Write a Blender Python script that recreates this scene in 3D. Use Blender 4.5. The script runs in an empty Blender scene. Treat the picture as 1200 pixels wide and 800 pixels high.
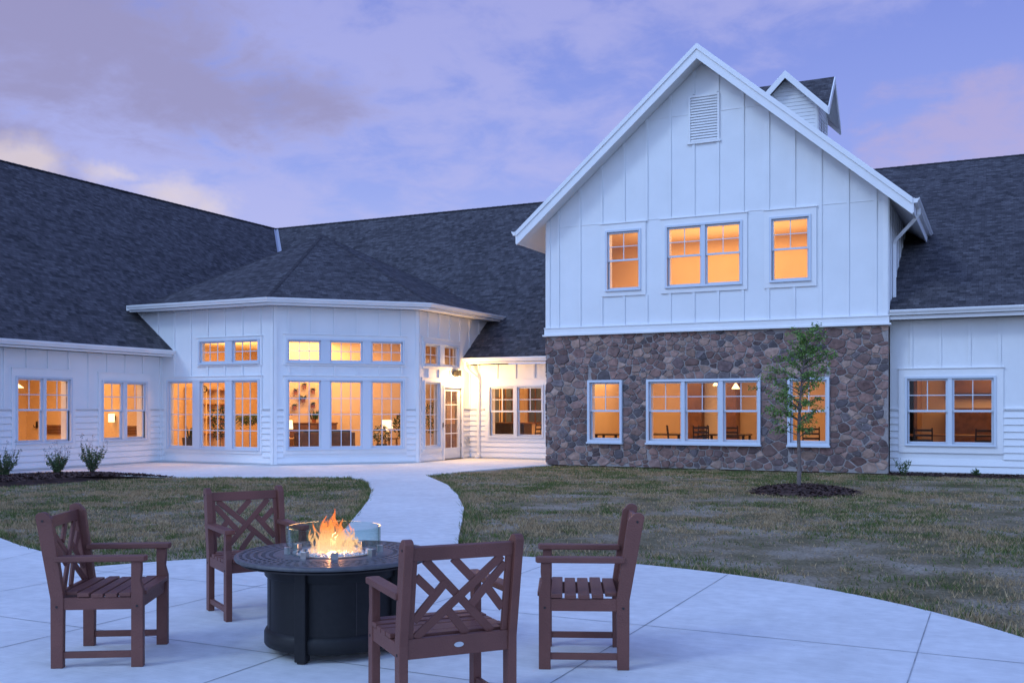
import bpy, bmesh, math, random
import numpy as np
from mathutils import Vector, Matrix, noise

random.seed(7)
rng = np.random.default_rng(11)
R = math.radians
scene = bpy.context.scene
COL = scene.collection

# ------------------------------------------------------------------ camera
YAW = R(26)
cam_d = bpy.data.cameras.new('camera')
cam = bpy.data.objects.new('camera', cam_d)
COL.objects.link(cam)
cam.location = (0, 0, 1.5)
cam.rotation_euler = (R(90), 0, YAW)
cam_d.sensor_width = 36
cam_d.lens = 35.1
cam_d.shift_y = 0.065
cam_d.clip_start = 0.05
cam_d.clip_end = 2000
scene.camera = cam
scene.render.resolution_x, scene.render.resolution_y = 1024, 682
scene.view_settings.view_transform = 'Standard'
scene.view_settings.look = 'None'
scene.view_settings.exposure = 0
scene.view_settings.gamma = 1
scene.cycles.max_bounces = 8
scene.cycles.transparent_max_bounces = 24
scene.cycles.caustics_reflective = False
scene.cycles.caustics_refractive = False
scene.cycles.sample_clamp_indirect = 6

CY, SY = math.cos(YAW), math.sin(YAW)


def skydir(px, py):
    """direction of a place in the sky (degrees read off the photograph once)"""
    l, v = (px - 600) / 1170, (478 - py) / 1170
    return Vector((-SY + CY * l, CY + SY * l, v)).normalized()


# ------------------------------------------------------------------ world
SUN_EL, SUN_ROT = R(2.0), R(205)
world = bpy.data.worlds.new('World')
scene.world = world
world.use_nodes = True
wn, wl = world.node_tree.nodes, world.node_tree.links
wn.clear()


def N(tree, t, **kw):
    n = tree.nodes.new(t)
    for k, v in kw.items():
        setattr(n, k, v)
    return n


def world_sky():
    T = world.node_tree
    out = N(T, 'ShaderNodeOutputWorld')
    bg = N(T, 'ShaderNodeBackground')
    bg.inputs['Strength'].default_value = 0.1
    wl.new(bg.outputs[0], out.inputs[0])
    tc = N(T, 'ShaderNodeTexCoord')
    d = tc.outputs['Generated']
    sep = N(T, 'ShaderNodeSeparateXYZ')
    wl.new(d, sep.inputs[0])

    def math_(op, a, b=None, c=None, clamp=False):
        m = N(T, 'ShaderNodeMath', operation=op)
        m.use_clamp = clamp
        for i, v in enumerate((a, b, c)):
            if v is None:
                continue
            if isinstance(v, (int, float)):
                m.inputs[i].default_value = v
            else:
                wl.new(v, m.inputs[i])
        return m.outputs[0]

    def mixc(f, a, b, mode='MIX'):
        m = N(T, 'ShaderNodeMix', data_type='RGBA', blend_type=mode)
        for i, v in ((0, f), (6, a), (7, b)):
            if isinstance(v, (int, float)):
                m.inputs[i].default_value = v
            elif isinstance(v, tuple):
                m.inputs[i].default_value = v + (1,)
            else:
                wl.new(v, m.inputs[i])
        return m.outputs[2]

    # clear sky by height
    ramp = N(T, 'ShaderNodeValToRGB')
    wl.new(sep.outputs[2], ramp.inputs[0])
    cr = ramp.color_ramp
    stops = [(0.0, (.50, .54, .86)), (0.12, (.42, .50, .90)), (0.24, (.28, .36, .82)), (0.42, (.175, .235, .68)), (1.0, (.12, .17, .56))]
    while len(cr.elements) < len(stops):
        cr.elements.new(0.5)
    for e, (p, c) in zip(cr.elements, stops):
        e.position = p
        e.color = c + (1,)
    base = ramp.outputs[0]
    # a little of the physical twilight sky over it
    ns = N(T, 'ShaderNodeTexSky', sky_type='NISHITA')
    ns.sun_disc = False
    ns.sun_elevation = SUN_EL
    ns.sun_rotation = SUN_ROT
    nsc = mixc(1.0, ns.outputs[0], (.012, .014, .022), 'MULTIPLY')
    base = mixc(1.0, base, nsc, 'ADD')

    # cloud coordinates: the layer overhead, seen in perspective
    zz = math_('ADD', math_('MAXIMUM', sep.outputs[2], 0.0), 0.22)
    cx = math_('DIVIDE', sep.outputs[0], zz)
    cy = math_('DIVIDE', sep.outputs[1], zz)
    cmb = N(T, 'ShaderNodeCombineXYZ')
    wl.new(cx, cmb.inputs[0])
    wl.new(cy, cmb.inputs[1])
    n1 = N(T, 'ShaderNodeTexNoise')
    n1.inputs['Scale'].default_value = 1.3
    n1.inputs['Detail'].default_value = 9
    n1.inputs['Roughness'].default_value = 0.58
    n1.inputs['Distortion'].default_value = 0.35
    wl.new(cmb.outputs[0], n1.inputs['Vector'])
    n2 = N(T, 'ShaderNodeTexNoise')
    n2.inputs['Scale'].default_value = 6.5
    n2.inputs['Detail'].default_value = 8
    n2.inputs['Roughness'].default_value = 0.6
    n2.inputs['Distortion'].default_value = 0.3
    wl.new(cmb.outputs[0], n2.inputs['Vector'])
    nn = math_('SUBTRACT', math_('ADD', math_('MULTIPLY', n1.outputs[0], 0.52), math_('MULTIPLY', n2.outputs[0], 0.48)), 0.5)

    ws = N(T, 'ShaderNodeVectorMath', operation='SCALE')
    wsub = N(T, 'ShaderNodeVectorMath', operation='SUBTRACT')
    wn_ = N(T, 'ShaderNodeTexNoise')
    wn_.inputs['Scale'].default_value = 3.2
    wn_.inputs['Detail'].default_value = 7
    wn_.inputs['Roughness'].default_value = .6
    wl.new(d, wn_.inputs['Vector'])
    wl.new(wn_.outputs['Color'], wsub.inputs[0])
    wsub.inputs[1].default_value = (.5, .5, .5)
    wl.new(wsub.outputs[0], ws.inputs[0])
    ws.inputs[3].default_value = .20
    wa = N(T, 'ShaderNodeVectorMath', operation='ADD')
    wl.new(d, wa.inputs[0])
    wl.new(ws.outputs[0], wa.inputs[1])
    dw = wa.outputs[0]

    def blob(px, py, rad, flat=1.7, soft=1.0):
        v = skydir(px, py)
        s = N(T, 'ShaderNodeVectorMath', operation='SUBTRACT')
        wl.new(dw, s.inputs[0])
        s.inputs[1].default_value = v
        m = N(T, 'ShaderNodeVectorMath', operation='MULTIPLY')
        wl.new(s.outputs[0], m.inputs[0])
        m.inputs[1].default_value = (1, 1, flat)
        ln = N(T, 'ShaderNodeVectorMath', operation='LENGTH')
        wl.new(m.outputs[0], ln.inputs[0])
        q = math_('SUBTRACT', 1.0, math_('DIVIDE', ln.outputs['Value'], rad))
        return math_('MAXIMUM', q, -0.6)

    def mask(blobs, gain, lo, hi):
        m = blobs[0]
        for b in blobs[1:]:
            m = math_('MAXIMUM', m, b)
        m = math_('ADD', m, math_('MULTIPLY', nn, gain))
        r = N(T, 'ShaderNodeMapRange', interpolation_type='SMOOTHSTEP')
        wl.new(m, r.inputs[0])
        r.inputs[1].default_value = lo
        r.inputs[2].default_value = hi
        return r.outputs[0]

    # wide pale lavender veil
    veil = mask([blob(130, 120, .36, 1.3), blob(420, 0, .34, 1.9), blob(300, 230, .17, 1.7), blob(650, 10, .20, 2.4), blob(-500, 100, .6), blob(900, -60, .2, 2.0)], 4.6, -.1, .75)
    col = mixc(math_('MULTIPLY', veil, .46), base, (.55, .53, .84))
    # heavier grey-violet cloud bodies
    dark = mask([blob(70, 0, .27, 2.2), blob(210, 60, .21, 2.4), blob(340, 75, .12, 2.0), blob(-600, -100, .5)], 4.0, .0, .85)
    col = mixc(math_('MULTIPLY', dark, .70), col, (.30, .275, .46))
    # pink bank low on the right
    pink = mask([blob(1130, 150, .11, 1.8), blob(1040, 185, .09, 2.0), blob(1230, 165, .13, 1.6)], 4.4, .0, .95)
    col = mixc(math_('MULTIPLY', pink, .62), col, (.52, .43, .66))
    # warm lit cloud edges low on the left
    warm = mask([blob(185, 196, .065, 1.4), blob(235, 212, .055, 1.6), blob(-10, 180, .05, 1.3), blob(110, 178, .05, 3)], 2.0, .05, .95)
    col = mixc(math_('MULTIPLY', warm, .62), col, (.84, .72, .70))
    # the sky behind the camera is raised and blued to put more light on the walls
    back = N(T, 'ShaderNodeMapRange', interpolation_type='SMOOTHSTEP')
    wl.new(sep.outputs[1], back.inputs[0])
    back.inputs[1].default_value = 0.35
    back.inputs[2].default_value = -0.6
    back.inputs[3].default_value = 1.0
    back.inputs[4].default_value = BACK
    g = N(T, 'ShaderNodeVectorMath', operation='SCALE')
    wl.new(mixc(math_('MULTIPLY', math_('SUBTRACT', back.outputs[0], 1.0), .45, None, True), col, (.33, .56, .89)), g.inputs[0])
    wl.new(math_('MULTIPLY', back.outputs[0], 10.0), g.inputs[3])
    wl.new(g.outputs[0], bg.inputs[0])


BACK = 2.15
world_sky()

# the last of the sun, very soft, from behind the camera
sd = bpy.data.lights.new('sun', 'SUN')
sd.energy = 0.75
sd.angle = R(14)
sd.color = (.62, .80, 1.0)
sun = bpy.data.objects.new('sun', sd)
COL.objects.link(sun)
sun.rotation_euler = (R(52), 0, R(-32))


# ------------------------------------------------------------------ materials
def mat(name, col, rough=.6, var=0.0, vscale=8.0, bump=0.0, bscale=40.0, metal=0.0, spec=0.5, col2=None, detail=6):
    m = bpy.data.materials.new(name)
    m.use_nodes = True
    T = m.node_tree
    b = T.nodes['Principled BSDF']
    b.inputs['Base Color'].default_value = (*col, 1)
    b.inputs['Roughness'].default_value = rough
    b.inputs['Metallic'].default_value = metal
    b.inputs['Specular IOR Level'].default_value = spec
    tc = N(T, 'ShaderNodeTexCoord')
    if var or col2:
        nz = N(T, 'ShaderNodeTexNoise')
        nz.inputs['Scale'].default_value = vscale
        nz.inputs['Detail'].default_value = detail
        T.links.new(tc.outputs['Object'], nz.inputs['Vector'])
        rp = N(T, 'ShaderNodeValToRGB')
        rp.color_ramp.elements[0].position = .32
        rp.color_ramp.elements[1].position = .68
        c2 = col2 if col2 else tuple(min(1, c * (1 + var)) for c in col)
        c1 = col if col2 else tuple(c * (1 - var) for c in col)
        rp.color_ramp.elements[0].color = (*c1, 1)
        rp.color_ramp.elements[1].color = (*c2, 1)
        T.links.new(nz.outputs[0], rp.inputs[0])
        T.links.new(rp.outputs[0], b.inputs['Base Color'])
    if bump:
        nb = N(T, 'ShaderNodeTexNoise')
        nb.inputs['Scale'].default_value = bscale
        nb.inputs['Detail'].default_value = 5
        T.links.new(tc.outputs['Object'], nb.inputs['Vector'])
        bp = N(T, 'ShaderNodeBump')
        bp.inputs['Strength'].default_value = bump
        bp.inputs['Distance'].default_value = .02
        T.links.new(nb.outputs[0], bp.inputs['Height'])
        T.links.new(bp.outputs[0], b.inputs['Normal'])
    return m


M = {}
M['white'] = mat('white_painted_siding', (.78, .79, .80), .55, .03, 1.3, .15, 60)
M['trim'] = mat('white_trim_paint', (.80, .80, .80), .45, .02, 3)
M['vinyl'] = mat('pale_blue_grey_window_frame', (.60, .65, .72), .35)
M['gutter'] = mat('white_aluminium_gutter', (.80, .80, .80), .3, .03, 2)
M['flash'] = mat('galvanised_flashing', (.55, .58, .6), .35, metal=.6)
M['brown'] = mat('brown_recycled_lumber', (.155, .059, .044), .5, .12, 5, .25, 120, spec=.4)
M['screw'] = mat('dark_bolt', (.02, .015, .015), .5)
M['black'] = mat('black_powder_coat', (.011, .0105, .011), .45, .15, 30, .1, 300, spec=.28)
M['blacktop'] = mat('dark_cast_aluminium_top', (.115, .115, .120), .42, .2, 14, .2, 200, metal=.3)
M['steel'] = mat('brushed_steel', (.5, .5, .5), .3, metal=1)
M['badge'] = mat('silver_badge', (.55, .58, .60), .35, metal=.4)
M['mulch'] = mat('dark_bark_mulch', (.040, .021, .017), .95, col2=(.10, .052, .042), vscale=30, bump=1, bscale=35)
M['bark'] = mat('grey_brown_bark', (.17, .135, .12), .9, .25, 20, .5, 60)
M['iwall'] = mat('cream_interior_wall', (.66, .50, .34), .8, .04, 2)
M['iceil'] = mat('interior_ceiling', (.75, .62, .46), .85)
M['ifloor'] = mat('interior_wood_floor', (.22, .12, .06), .5, .2, 3)
M['wood'] = mat('stained_wood', (.16, .07, .03), .45, .25, 6)
M['woodpale'] = mat('pale_wood', (.38, .22, .11), .5, .2, 6)
M['darkfab'] = mat('dark_grey_upholstery', (.035, .037, .045), .9, .2, 40)
M['terra'] = mat('terracotta', (.30, .10, .05), .8, .1, 10)
M['pot'] = mat('dark_glazed_planter', (.04, .04, .045), .4)
M['paleware'] = mat('white_ceramic', (.7, .68, .62), .4)
M['fireglass'] = mat('white_fire_glass', (.62, .66, .72), .15, .25, 60, 1, 70)
M['darkmetal'] = mat('dark_bronze_metal', (.03, .027, .025), .4, metal=.3)


def glass_mat(name, refl=.06, tint=(.95, .97, .98)):
    m = bpy.data.materials.new(name)
    m.use_nodes = True
    T = m.node_tree
    T.nodes.clear()
    o = N(T, 'ShaderNodeOutputMaterial')
    mx = N(T, 'ShaderNodeMixShader')
    tr = N(T, 'ShaderNodeBsdfTransparent')
    tr.inputs[0].default_value = (*tint, 1)
    gl = N(T, 'ShaderNodeBsdfGlossy')
    gl.inputs['Roughness'].default_value = .01
    lw = N(T, 'ShaderNodeLayerWeight')
    lw.inputs[0].default_value = .5
    mr = N(T, 'ShaderNodeMapRange')
    pw = N(T, 'ShaderNodeMath', operation='POWER')
    T.links.new(lw.outputs['Facing'], pw.inputs[0])
    pw.inputs[1].default_value = 4
    T.links.new(pw.outputs[0], mr.inputs[0])
    mr.inputs[3].default_value = refl * .5
    mr.inputs[4].default_value = .7
    T.links.new(mr.outputs[0], mx.inputs[0])
    T.links.new(tr.outputs[0], mx.inputs[1])
    T.links.new(gl.outputs[0], mx.inputs[2])
    T.links.new(mx.outputs[0], o.inputs[0])
    return m


M['pane'] = glass_mat('window_glass', .026)
M['guard'] = glass_mat('wind_guard_glass', .05, (.90, .965, .95))


def emit_mat(name, col, s):
    m = bpy.data.materials.new(name)
    m.use_nodes = True
    b = m.node_tree.nodes['Principled BSDF']
    b.inputs['Base Color'].default_value = (*col, 1)
    b.inputs['Emission Color'].default_value = (*col, 1)
    b.inputs['Emission Strength'].default_value = s
    return m


M['shade'] = emit_mat('lit_lamp_shade', (1, .72, .40), 2.2)
M['lens'] = emit_mat('lit_lamp_lens', (1, .80, .52), 9)


def attr_mat(name, rough=.8, transl=0.0, bump=0, bscale=30, mulnoise=0.0, spec=.3):
    m = bpy.data.materials.new(name)
    m.use_nodes = True
    T = m.node_tree
    b = T.nodes['Principled BSDF']
    a = N(T, 'ShaderNodeAttribute')
    a.attribute_name = 'col'
    src = a.outputs['Color']
    tc = N(T, 'ShaderNodeTexCoord')
    if mulnoise:
        nz = N(T, 'ShaderNodeTexNoise')
        nz.inputs['Scale'].default_value = bscale * .6
        nz.inputs['Detail'].default_value = 6
        T.links.new(tc.outputs['Object'], nz.inputs['Vector'])
        mr = N(T, 'ShaderNodeMapRange')
        mr.inputs[1].default_value = .3
        mr.inputs[2].default_value = .7
        mr.inputs[3].default_value = 1 - mulnoise
        mr.inputs[4].default_value = 1 + mulnoise
        T.links.new(nz.outputs[0], mr.inputs[0])
        sc = N(T, 'ShaderNodeVectorMath', operation='SCALE')
        T.links.new(src, sc.inputs[0])
        T.links.new(mr.outputs[0], sc.inputs[3])
        src = sc.outputs[0]
    T.links.new(src, b.inputs['Base Color'])
    b.inputs['Roughness'].default_value = rough
    b.inputs['Specular IOR Level'].default_value = spec
    if bump:
        nb = N(T, 'ShaderNodeTexNoise')
        nb.inputs['Scale'].default_value = bscale
        nb.inputs['Detail'].default_value = 6
        T.links.new(tc.outputs['Object'], nb.inputs['Vector'])
        bp = N(T, 'ShaderNodeBump')
        bp.inputs['Strength'].default_value = bump
        bp.inputs['Distance'].default_value = .03
        T.links.new(nb.outputs[0], bp.inputs['Height'])
        T.links.new(bp.outputs[0], b.inputs['Normal'])
    if transl:
        o = T.nodes['Material Output']
        mx = N(T, 'ShaderNodeMixShader')
        mx.inputs[0].default_value = transl
        tl = N(T, 'ShaderNodeBsdfTranslucent')
        T.links.new(src, tl.inputs[0])
        T.links.new(b.outputs[0], mx.inputs[1])
        T.links.new(tl.outputs[0], mx.inputs[2])
        T.links.new(mx.outputs[0], o.inputs[0])
    return m


M['stone'] = attr_mat('field_stone', .85, 0, .7, 14, .28)
M['leaf'] = attr_mat('leaf', .6, .3)
M['grass'] = attr_mat('grass_blade', .7, .25)
M['mortar'] = mat('grey_mortar', (.34, .30, .285), .95, .15, 20, .5, 60)


def shingle_mat():
    m = bpy.data.materials.new('asphalt_shingles')
    m.use_nodes = True
    T = m.node_tree
    L = T.links
    b = T.nodes['Principled BSDF']
    b.inputs['Roughness'].default_value = .92
    b.inputs['Specular IOR Level'].default_value = .25
    uv = N(T, 'ShaderNodeUVMap')
    uv.uv_map = 'uv'
    outs = []
    for k, (w, h, off) in enumerate([(.24, .125, (0, 0, 0)), (.13, .125, (.37, 0, 0))]):
        mp = N(T, 'ShaderNodeMapping')
        mp.inputs[1].default_value = off
        L.new(uv.outputs[0], mp.inputs[0])
        br = N(T, 'ShaderNodeTexBrick')
        br.offset = .37
        br.offset_frequency = 2
        br.squash = 1.0
        L.new(mp.outputs[0], br.inputs['Vector'])
        br.inputs['Scale'].default_value = 1
        br.inputs['Mortar Size'].default_value = .006
        br.inputs['Mortar Smooth'].default_value = .3
        br.inputs['Brick Width'].default_value = w
        br.inputs['Row Height'].default_value = h
        br.inputs['Color1'].default_value = (.0, .0, .0, 1)
        br.inputs['Color2'].default_value = (1, 1, 1, 1)
        br.inputs['Mortar'].default_value = (0, 0, 0, 1)
        br.inputs['Bias'].default_value = 0
        outs.append(br)
    mx = N(T, 'ShaderNodeMix', data_type='RGBA')
    mx.inputs[0].default_value = .5
    L.new(outs[0].outputs[0], mx.inputs[6])
    L.new(outs[1].outputs[0], mx.inputs[7])
    nz = N(T, 'ShaderNodeTexNoise')
    nz.inputs['Scale'].default_value = .5
    nz.inputs['Detail'].default_value = 4
    L.new(uv.outputs[0], nz.inputs['Vector'])
    nf = N(T, 'ShaderNodeTexNoise')
    nf.inputs['Scale'].default_value = 30
    L.new(uv.outputs[0], nf.inputs['Vector'])
    add = N(T, 'ShaderNodeMath', operation='MULTIPLY_ADD')
    L.new(nz.outputs[0], add.inputs[0])
    add.inputs[1].default_value = .22
    add.inputs[2].default_value = -.11
    a2 = N(T, 'ShaderNodeMath', operation='ADD')
    L.new(mx.outputs[2], a2.inputs[0])
    L.new(add.outputs[0], a2.inputs[1])
    a3 = N(T, 'ShaderNodeMath', operation='MULTIPLY_ADD')
    L.new(nf.outputs[0], a3.inputs[0])
    a3.inputs[1].default_value = .7
    a3.inputs[2].default_value = -.35
    a4 = N(T, 'ShaderNodeMath', operation='ADD')
    L.new(a2.outputs[0], a4.inputs[0])
    L.new(a3.outputs[0], a4.inputs[1])
    rp = N(T, 'ShaderNodeValToRGB')
    rp.color_ramp.elements[0].position = .0
    rp.color_ramp.elements[0].color = (.030, .029, .033, 1)
    rp.color_ramp.elements[1].position = 1
    rp.color_ramp.elements[1].color = (.125, .120, .130, 1)
    e = rp.color_ramp.elements.new(.45)
    e.color = (.068, .064, .071, 1)
    L.new(a4.outputs[0], rp.inputs[0])
    L.new(rp.outputs[0], b.inputs['Base Color'])
    bp = N(T, 'ShaderNodeBump')
    bp.inputs['Strength'].default_value = .8
    bp.inputs['Distance'].default_value = .012
    L.new(mx.outputs[2], bp.inputs['Height'])
    L.new(bp.outputs[0], b.inputs['Normal'])
    return m


M['shingle'] = shingle_mat()
M['capsh'] = mat('ridge_cap_shingle', (.035, .033, .037), .9, col2=(.075, .07, .078), vscale=6, spec=.2)


def soffit_mat():
    m = mat('ribbed_white_soffit', (.70, .70, .70), .5)
    T = m.node_tree
    b = T.nodes['Principled BSDF']
    uv = N(T, 'ShaderNodeUVMap')
    uv.uv_map = 'uv'
    w = N(T, 'ShaderNodeTexWave')
    w.inputs['Scale'].default_value = 3
    T.links.new(uv.outputs[0], w.inputs[0])
    bp = N(T, 'ShaderNodeBump')
    bp.inputs['Strength'].default_value = .5
    bp.inputs['Distance'].default_value = .01
    T.links.new(w.outputs[1], bp.inputs['Height'])
    T.links.new(bp.outputs[0], b.inputs['Normal'])
    return m


M['soffit'] = soffit_mat()


def concrete_mat():
    m = bpy.data.materials.new('broom_finished_concrete')
    m.use_nodes = True
    T = m.node_tree
    L = T.links
    b = T.nodes['Principled BSDF']
    b.inputs['Roughness'].default_value = .75
    tc = N(T, 'ShaderNodeTexCoord')

    def noise_(scale, det=6, vec=None, dist=0):
        n = N(T, 'ShaderNodeTexNoise')
        n.inputs['Scale'].default_value = scale
        n.inputs['Detail'].default_value = det
        n.inputs['Distortion'].default_value = dist
        L.new(vec or tc.outputs['Object'], n.inputs['Vector'])
        return n.outputs[0]

    def mr(v, a, b_, c, d):
        n = N(T, 'ShaderNodeMapRange')
        L.new(v, n.inputs[0])
        for i, x in enumerate((a, b_, c, d)):
            n.inputs[i + 1].default_value = x
        return n.outputs[0]

    def mul(a, b_):
        n = N(T, 'ShaderNodeMath', operation='MULTIPLY')
        L.new(a, n.inputs[0])
        L.new(b_, n.inputs[1])
        return n.outputs[0]
    v = mul(mr(noise_(.5, 5, None, .6), .3, .7, .92, 1.05), mr(noise_(9, 8), .3, .7, .92, 1.06))
    v = mul(v, mr(noise_(2.2, 7, None, 1.2), .35, .65, .95, 1.03))
    # broom lines
    mp = N(T, 'ShaderNodeMapping')
    mp.inputs[3].default_value = (3, 160, 1)
    mp.inputs[2].default_value = (0, 0, R(20))
    L.new(tc.outputs['Object'], mp.inputs[0])
    br = noise_(1, 3, mp.outputs[0])
    v = mul(v, mr(br, .3, .7, .91, 1.06))
    # small dark specks
    sp = noise_(34, 2)
    v = mul(v, mr(sp, .70, .80, 1.0, .72))
    vc = N(T, 'ShaderNodeVectorMath', operation='SCALE')
    vc.inputs[0].default_value = (.73, .74, .72)
    L.new(v, vc.inputs[3])
    L.new(vc.outputs[0], b.inputs['Base Color'])
    bp = N(T, 'ShaderNodeBump')
    bp.inputs['Strength'].default_value = .35
    bp.inputs['Distance'].default_value = .004
    L.new(br, bp.inputs['Height'])
    L.new(bp.outputs[0], b.inputs['Normal'])
    return m


M['concrete'] = concrete_mat()
M['joint'] = mat('concrete_joint_groove', (.33, .34, .34), .9, .3, 6)


def soil_mat():
    m = bpy.data.materials.new('dry_thin_lawn_soil')
    m.use_nodes = True
    T = m.node_tree
    L = T.links
    b = T.nodes['Principled BSDF']
    b.inputs['Roughness'].default_value = .97
    b.inputs['Specular IOR Level'].default_value = .1
    tc = N(T, 'ShaderNodeTexCoord')
    n1 = N(T, 'ShaderNodeTexNoise')
    n1.inputs['Scale'].default_value = .9
    n1.inputs['Detail'].default_value = 9
    n1.inputs['Roughness'].default_value = .65
    L.new(tc.outputs['Object'], n1.inputs['Vector'])
    rp = N(T, 'ShaderNodeValToRGB')
    L.new(n1.outputs[0], rp.inputs[0])
    cr = rp.color_ramp
    cr.elements[0].position = .36
    cr.elements[0].color = (.125, .115, .055, 1)
    cr.elements[1].position = .64
    cr.elements[1].color = (.36, .31, .235, 1)
    e = cr.elements.new(.5)
    e.color = (.245, .20, .125, 1)
    n2 = N(T, 'ShaderNodeTexNoise')
    n2.inputs['Scale'].default_value = 38
    n2.inputs['Detail'].default_value = 6
    L.new(tc.outputs['Object'], n2.inputs['Vector'])
    mr = N(T, 'ShaderNodeMapRange')
    L.new(n2.outputs[0], mr.inputs[0])
    mr.inputs[1].default_value = .3
    mr.inputs[2].default_value = .7
    mr.inputs[3].default_value = .55
    mr.inputs[4].default_value = 1.35
    sc = N(T, 'ShaderNodeVectorMath', operation='SCALE')
    L.new(rp.outputs[0], sc.inputs[0])
    L.new(mr.outputs[0], sc.inputs[3])
    L.new(sc.outputs[0], b.inputs['Base Color'])
    bp = N(T, 'ShaderNodeBump')
    bp.inputs['Strength'].default_value = 1
    bp.inputs['Distance'].default_value = .03
    L.new(n2.outputs[0], bp.inputs['Height'])
    L.new(bp.outputs[0], b.inputs['Normal'])
    return m


M['soil'] = soil_mat()


def flame_mat():
    m = bpy.data.materials.new('gas_flame')
    m.use_nodes = True
    T = m.node_tree
    L = T.links
    T.nodes.clear()
    o = N(T, 'ShaderNodeOutputMaterial')
    mx = N(T, 'ShaderNodeMixShader')
    tr = N(T, 'ShaderNodeBsdfTransparent')
    em = N(T, 'ShaderNodeEmission')
    tc = N(T, 'ShaderNodeTexCoord')
    sp = N(T, 'ShaderNodeSeparateXYZ')
    L.new(tc.outputs['Generated'], sp.inputs[0])
    rp = N(T, 'ShaderNodeValToRGB')
    cr = rp.color_ramp
    cr.elements[0].color = (1, .50, .28, 1)
    cr.elements[0].position = 0
    cr.elements[1].color = (1, .17, .03, 1)
    cr.elements[1].position = 1
    e = cr.elements.new(.35)
    e.color = (1, .50, .22, 1)
    e = cr.elements.new(.6)
    e.color = (1, .26, .06, 1)
    L.new(sp.outputs[2], rp.inputs[0])
    L.new(rp.outputs[0], em.inputs[0])
    em.inputs[1].default_value = 1.6
    lw = N(T, 'ShaderNodeLayerWeight')
    lw.inputs[0].default_value = .35
    inv = N(T, 'ShaderNodeMath', operation='SUBTRACT')
    inv.inputs[0].default_value = 1
    L.new(lw.outputs['Facing'], inv.inputs[1])
    pw = N(T, 'ShaderNodeMath', operation='POWER')
    L.new(inv.outputs[0], pw.inputs[0])
    pw.inputs[1].default_value = 1.6
    nz = N(T, 'ShaderNodeTexNoise')
    mp = N(T, 'ShaderNodeMapping')
    mp.inputs[3].default_value = (30, 30, 7)
    L.new(tc.outputs['Object'], mp.inputs[0])
    L.new(mp.outputs[0], nz.inputs['Vector'])
    mr = N(T, 'ShaderNodeMapRange')
    L.new(nz.outputs[0], mr.inputs[0])
    mr.inputs[1].default_value = .35
    mr.inputs[2].default_value = .65
    mr.inputs[3].default_value = .04
    mr.inputs[4].default_value = .80
    ml = N(T, 'ShaderNodeMath', operation='MULTIPLY')
    L.new(pw.outputs[0], ml.inputs[0])
    L.new(mr.outputs[0], ml.inputs[1])
    L.new(ml.outputs[0], mx.inputs[0])
    L.new(tr.outputs[0], mx.inputs[1])
    L.new(em.outputs[0], mx.inputs[2])
    L.new(mx.outputs[0], o.inputs[0])
    return m


M['flame'] = flame_mat()


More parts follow.
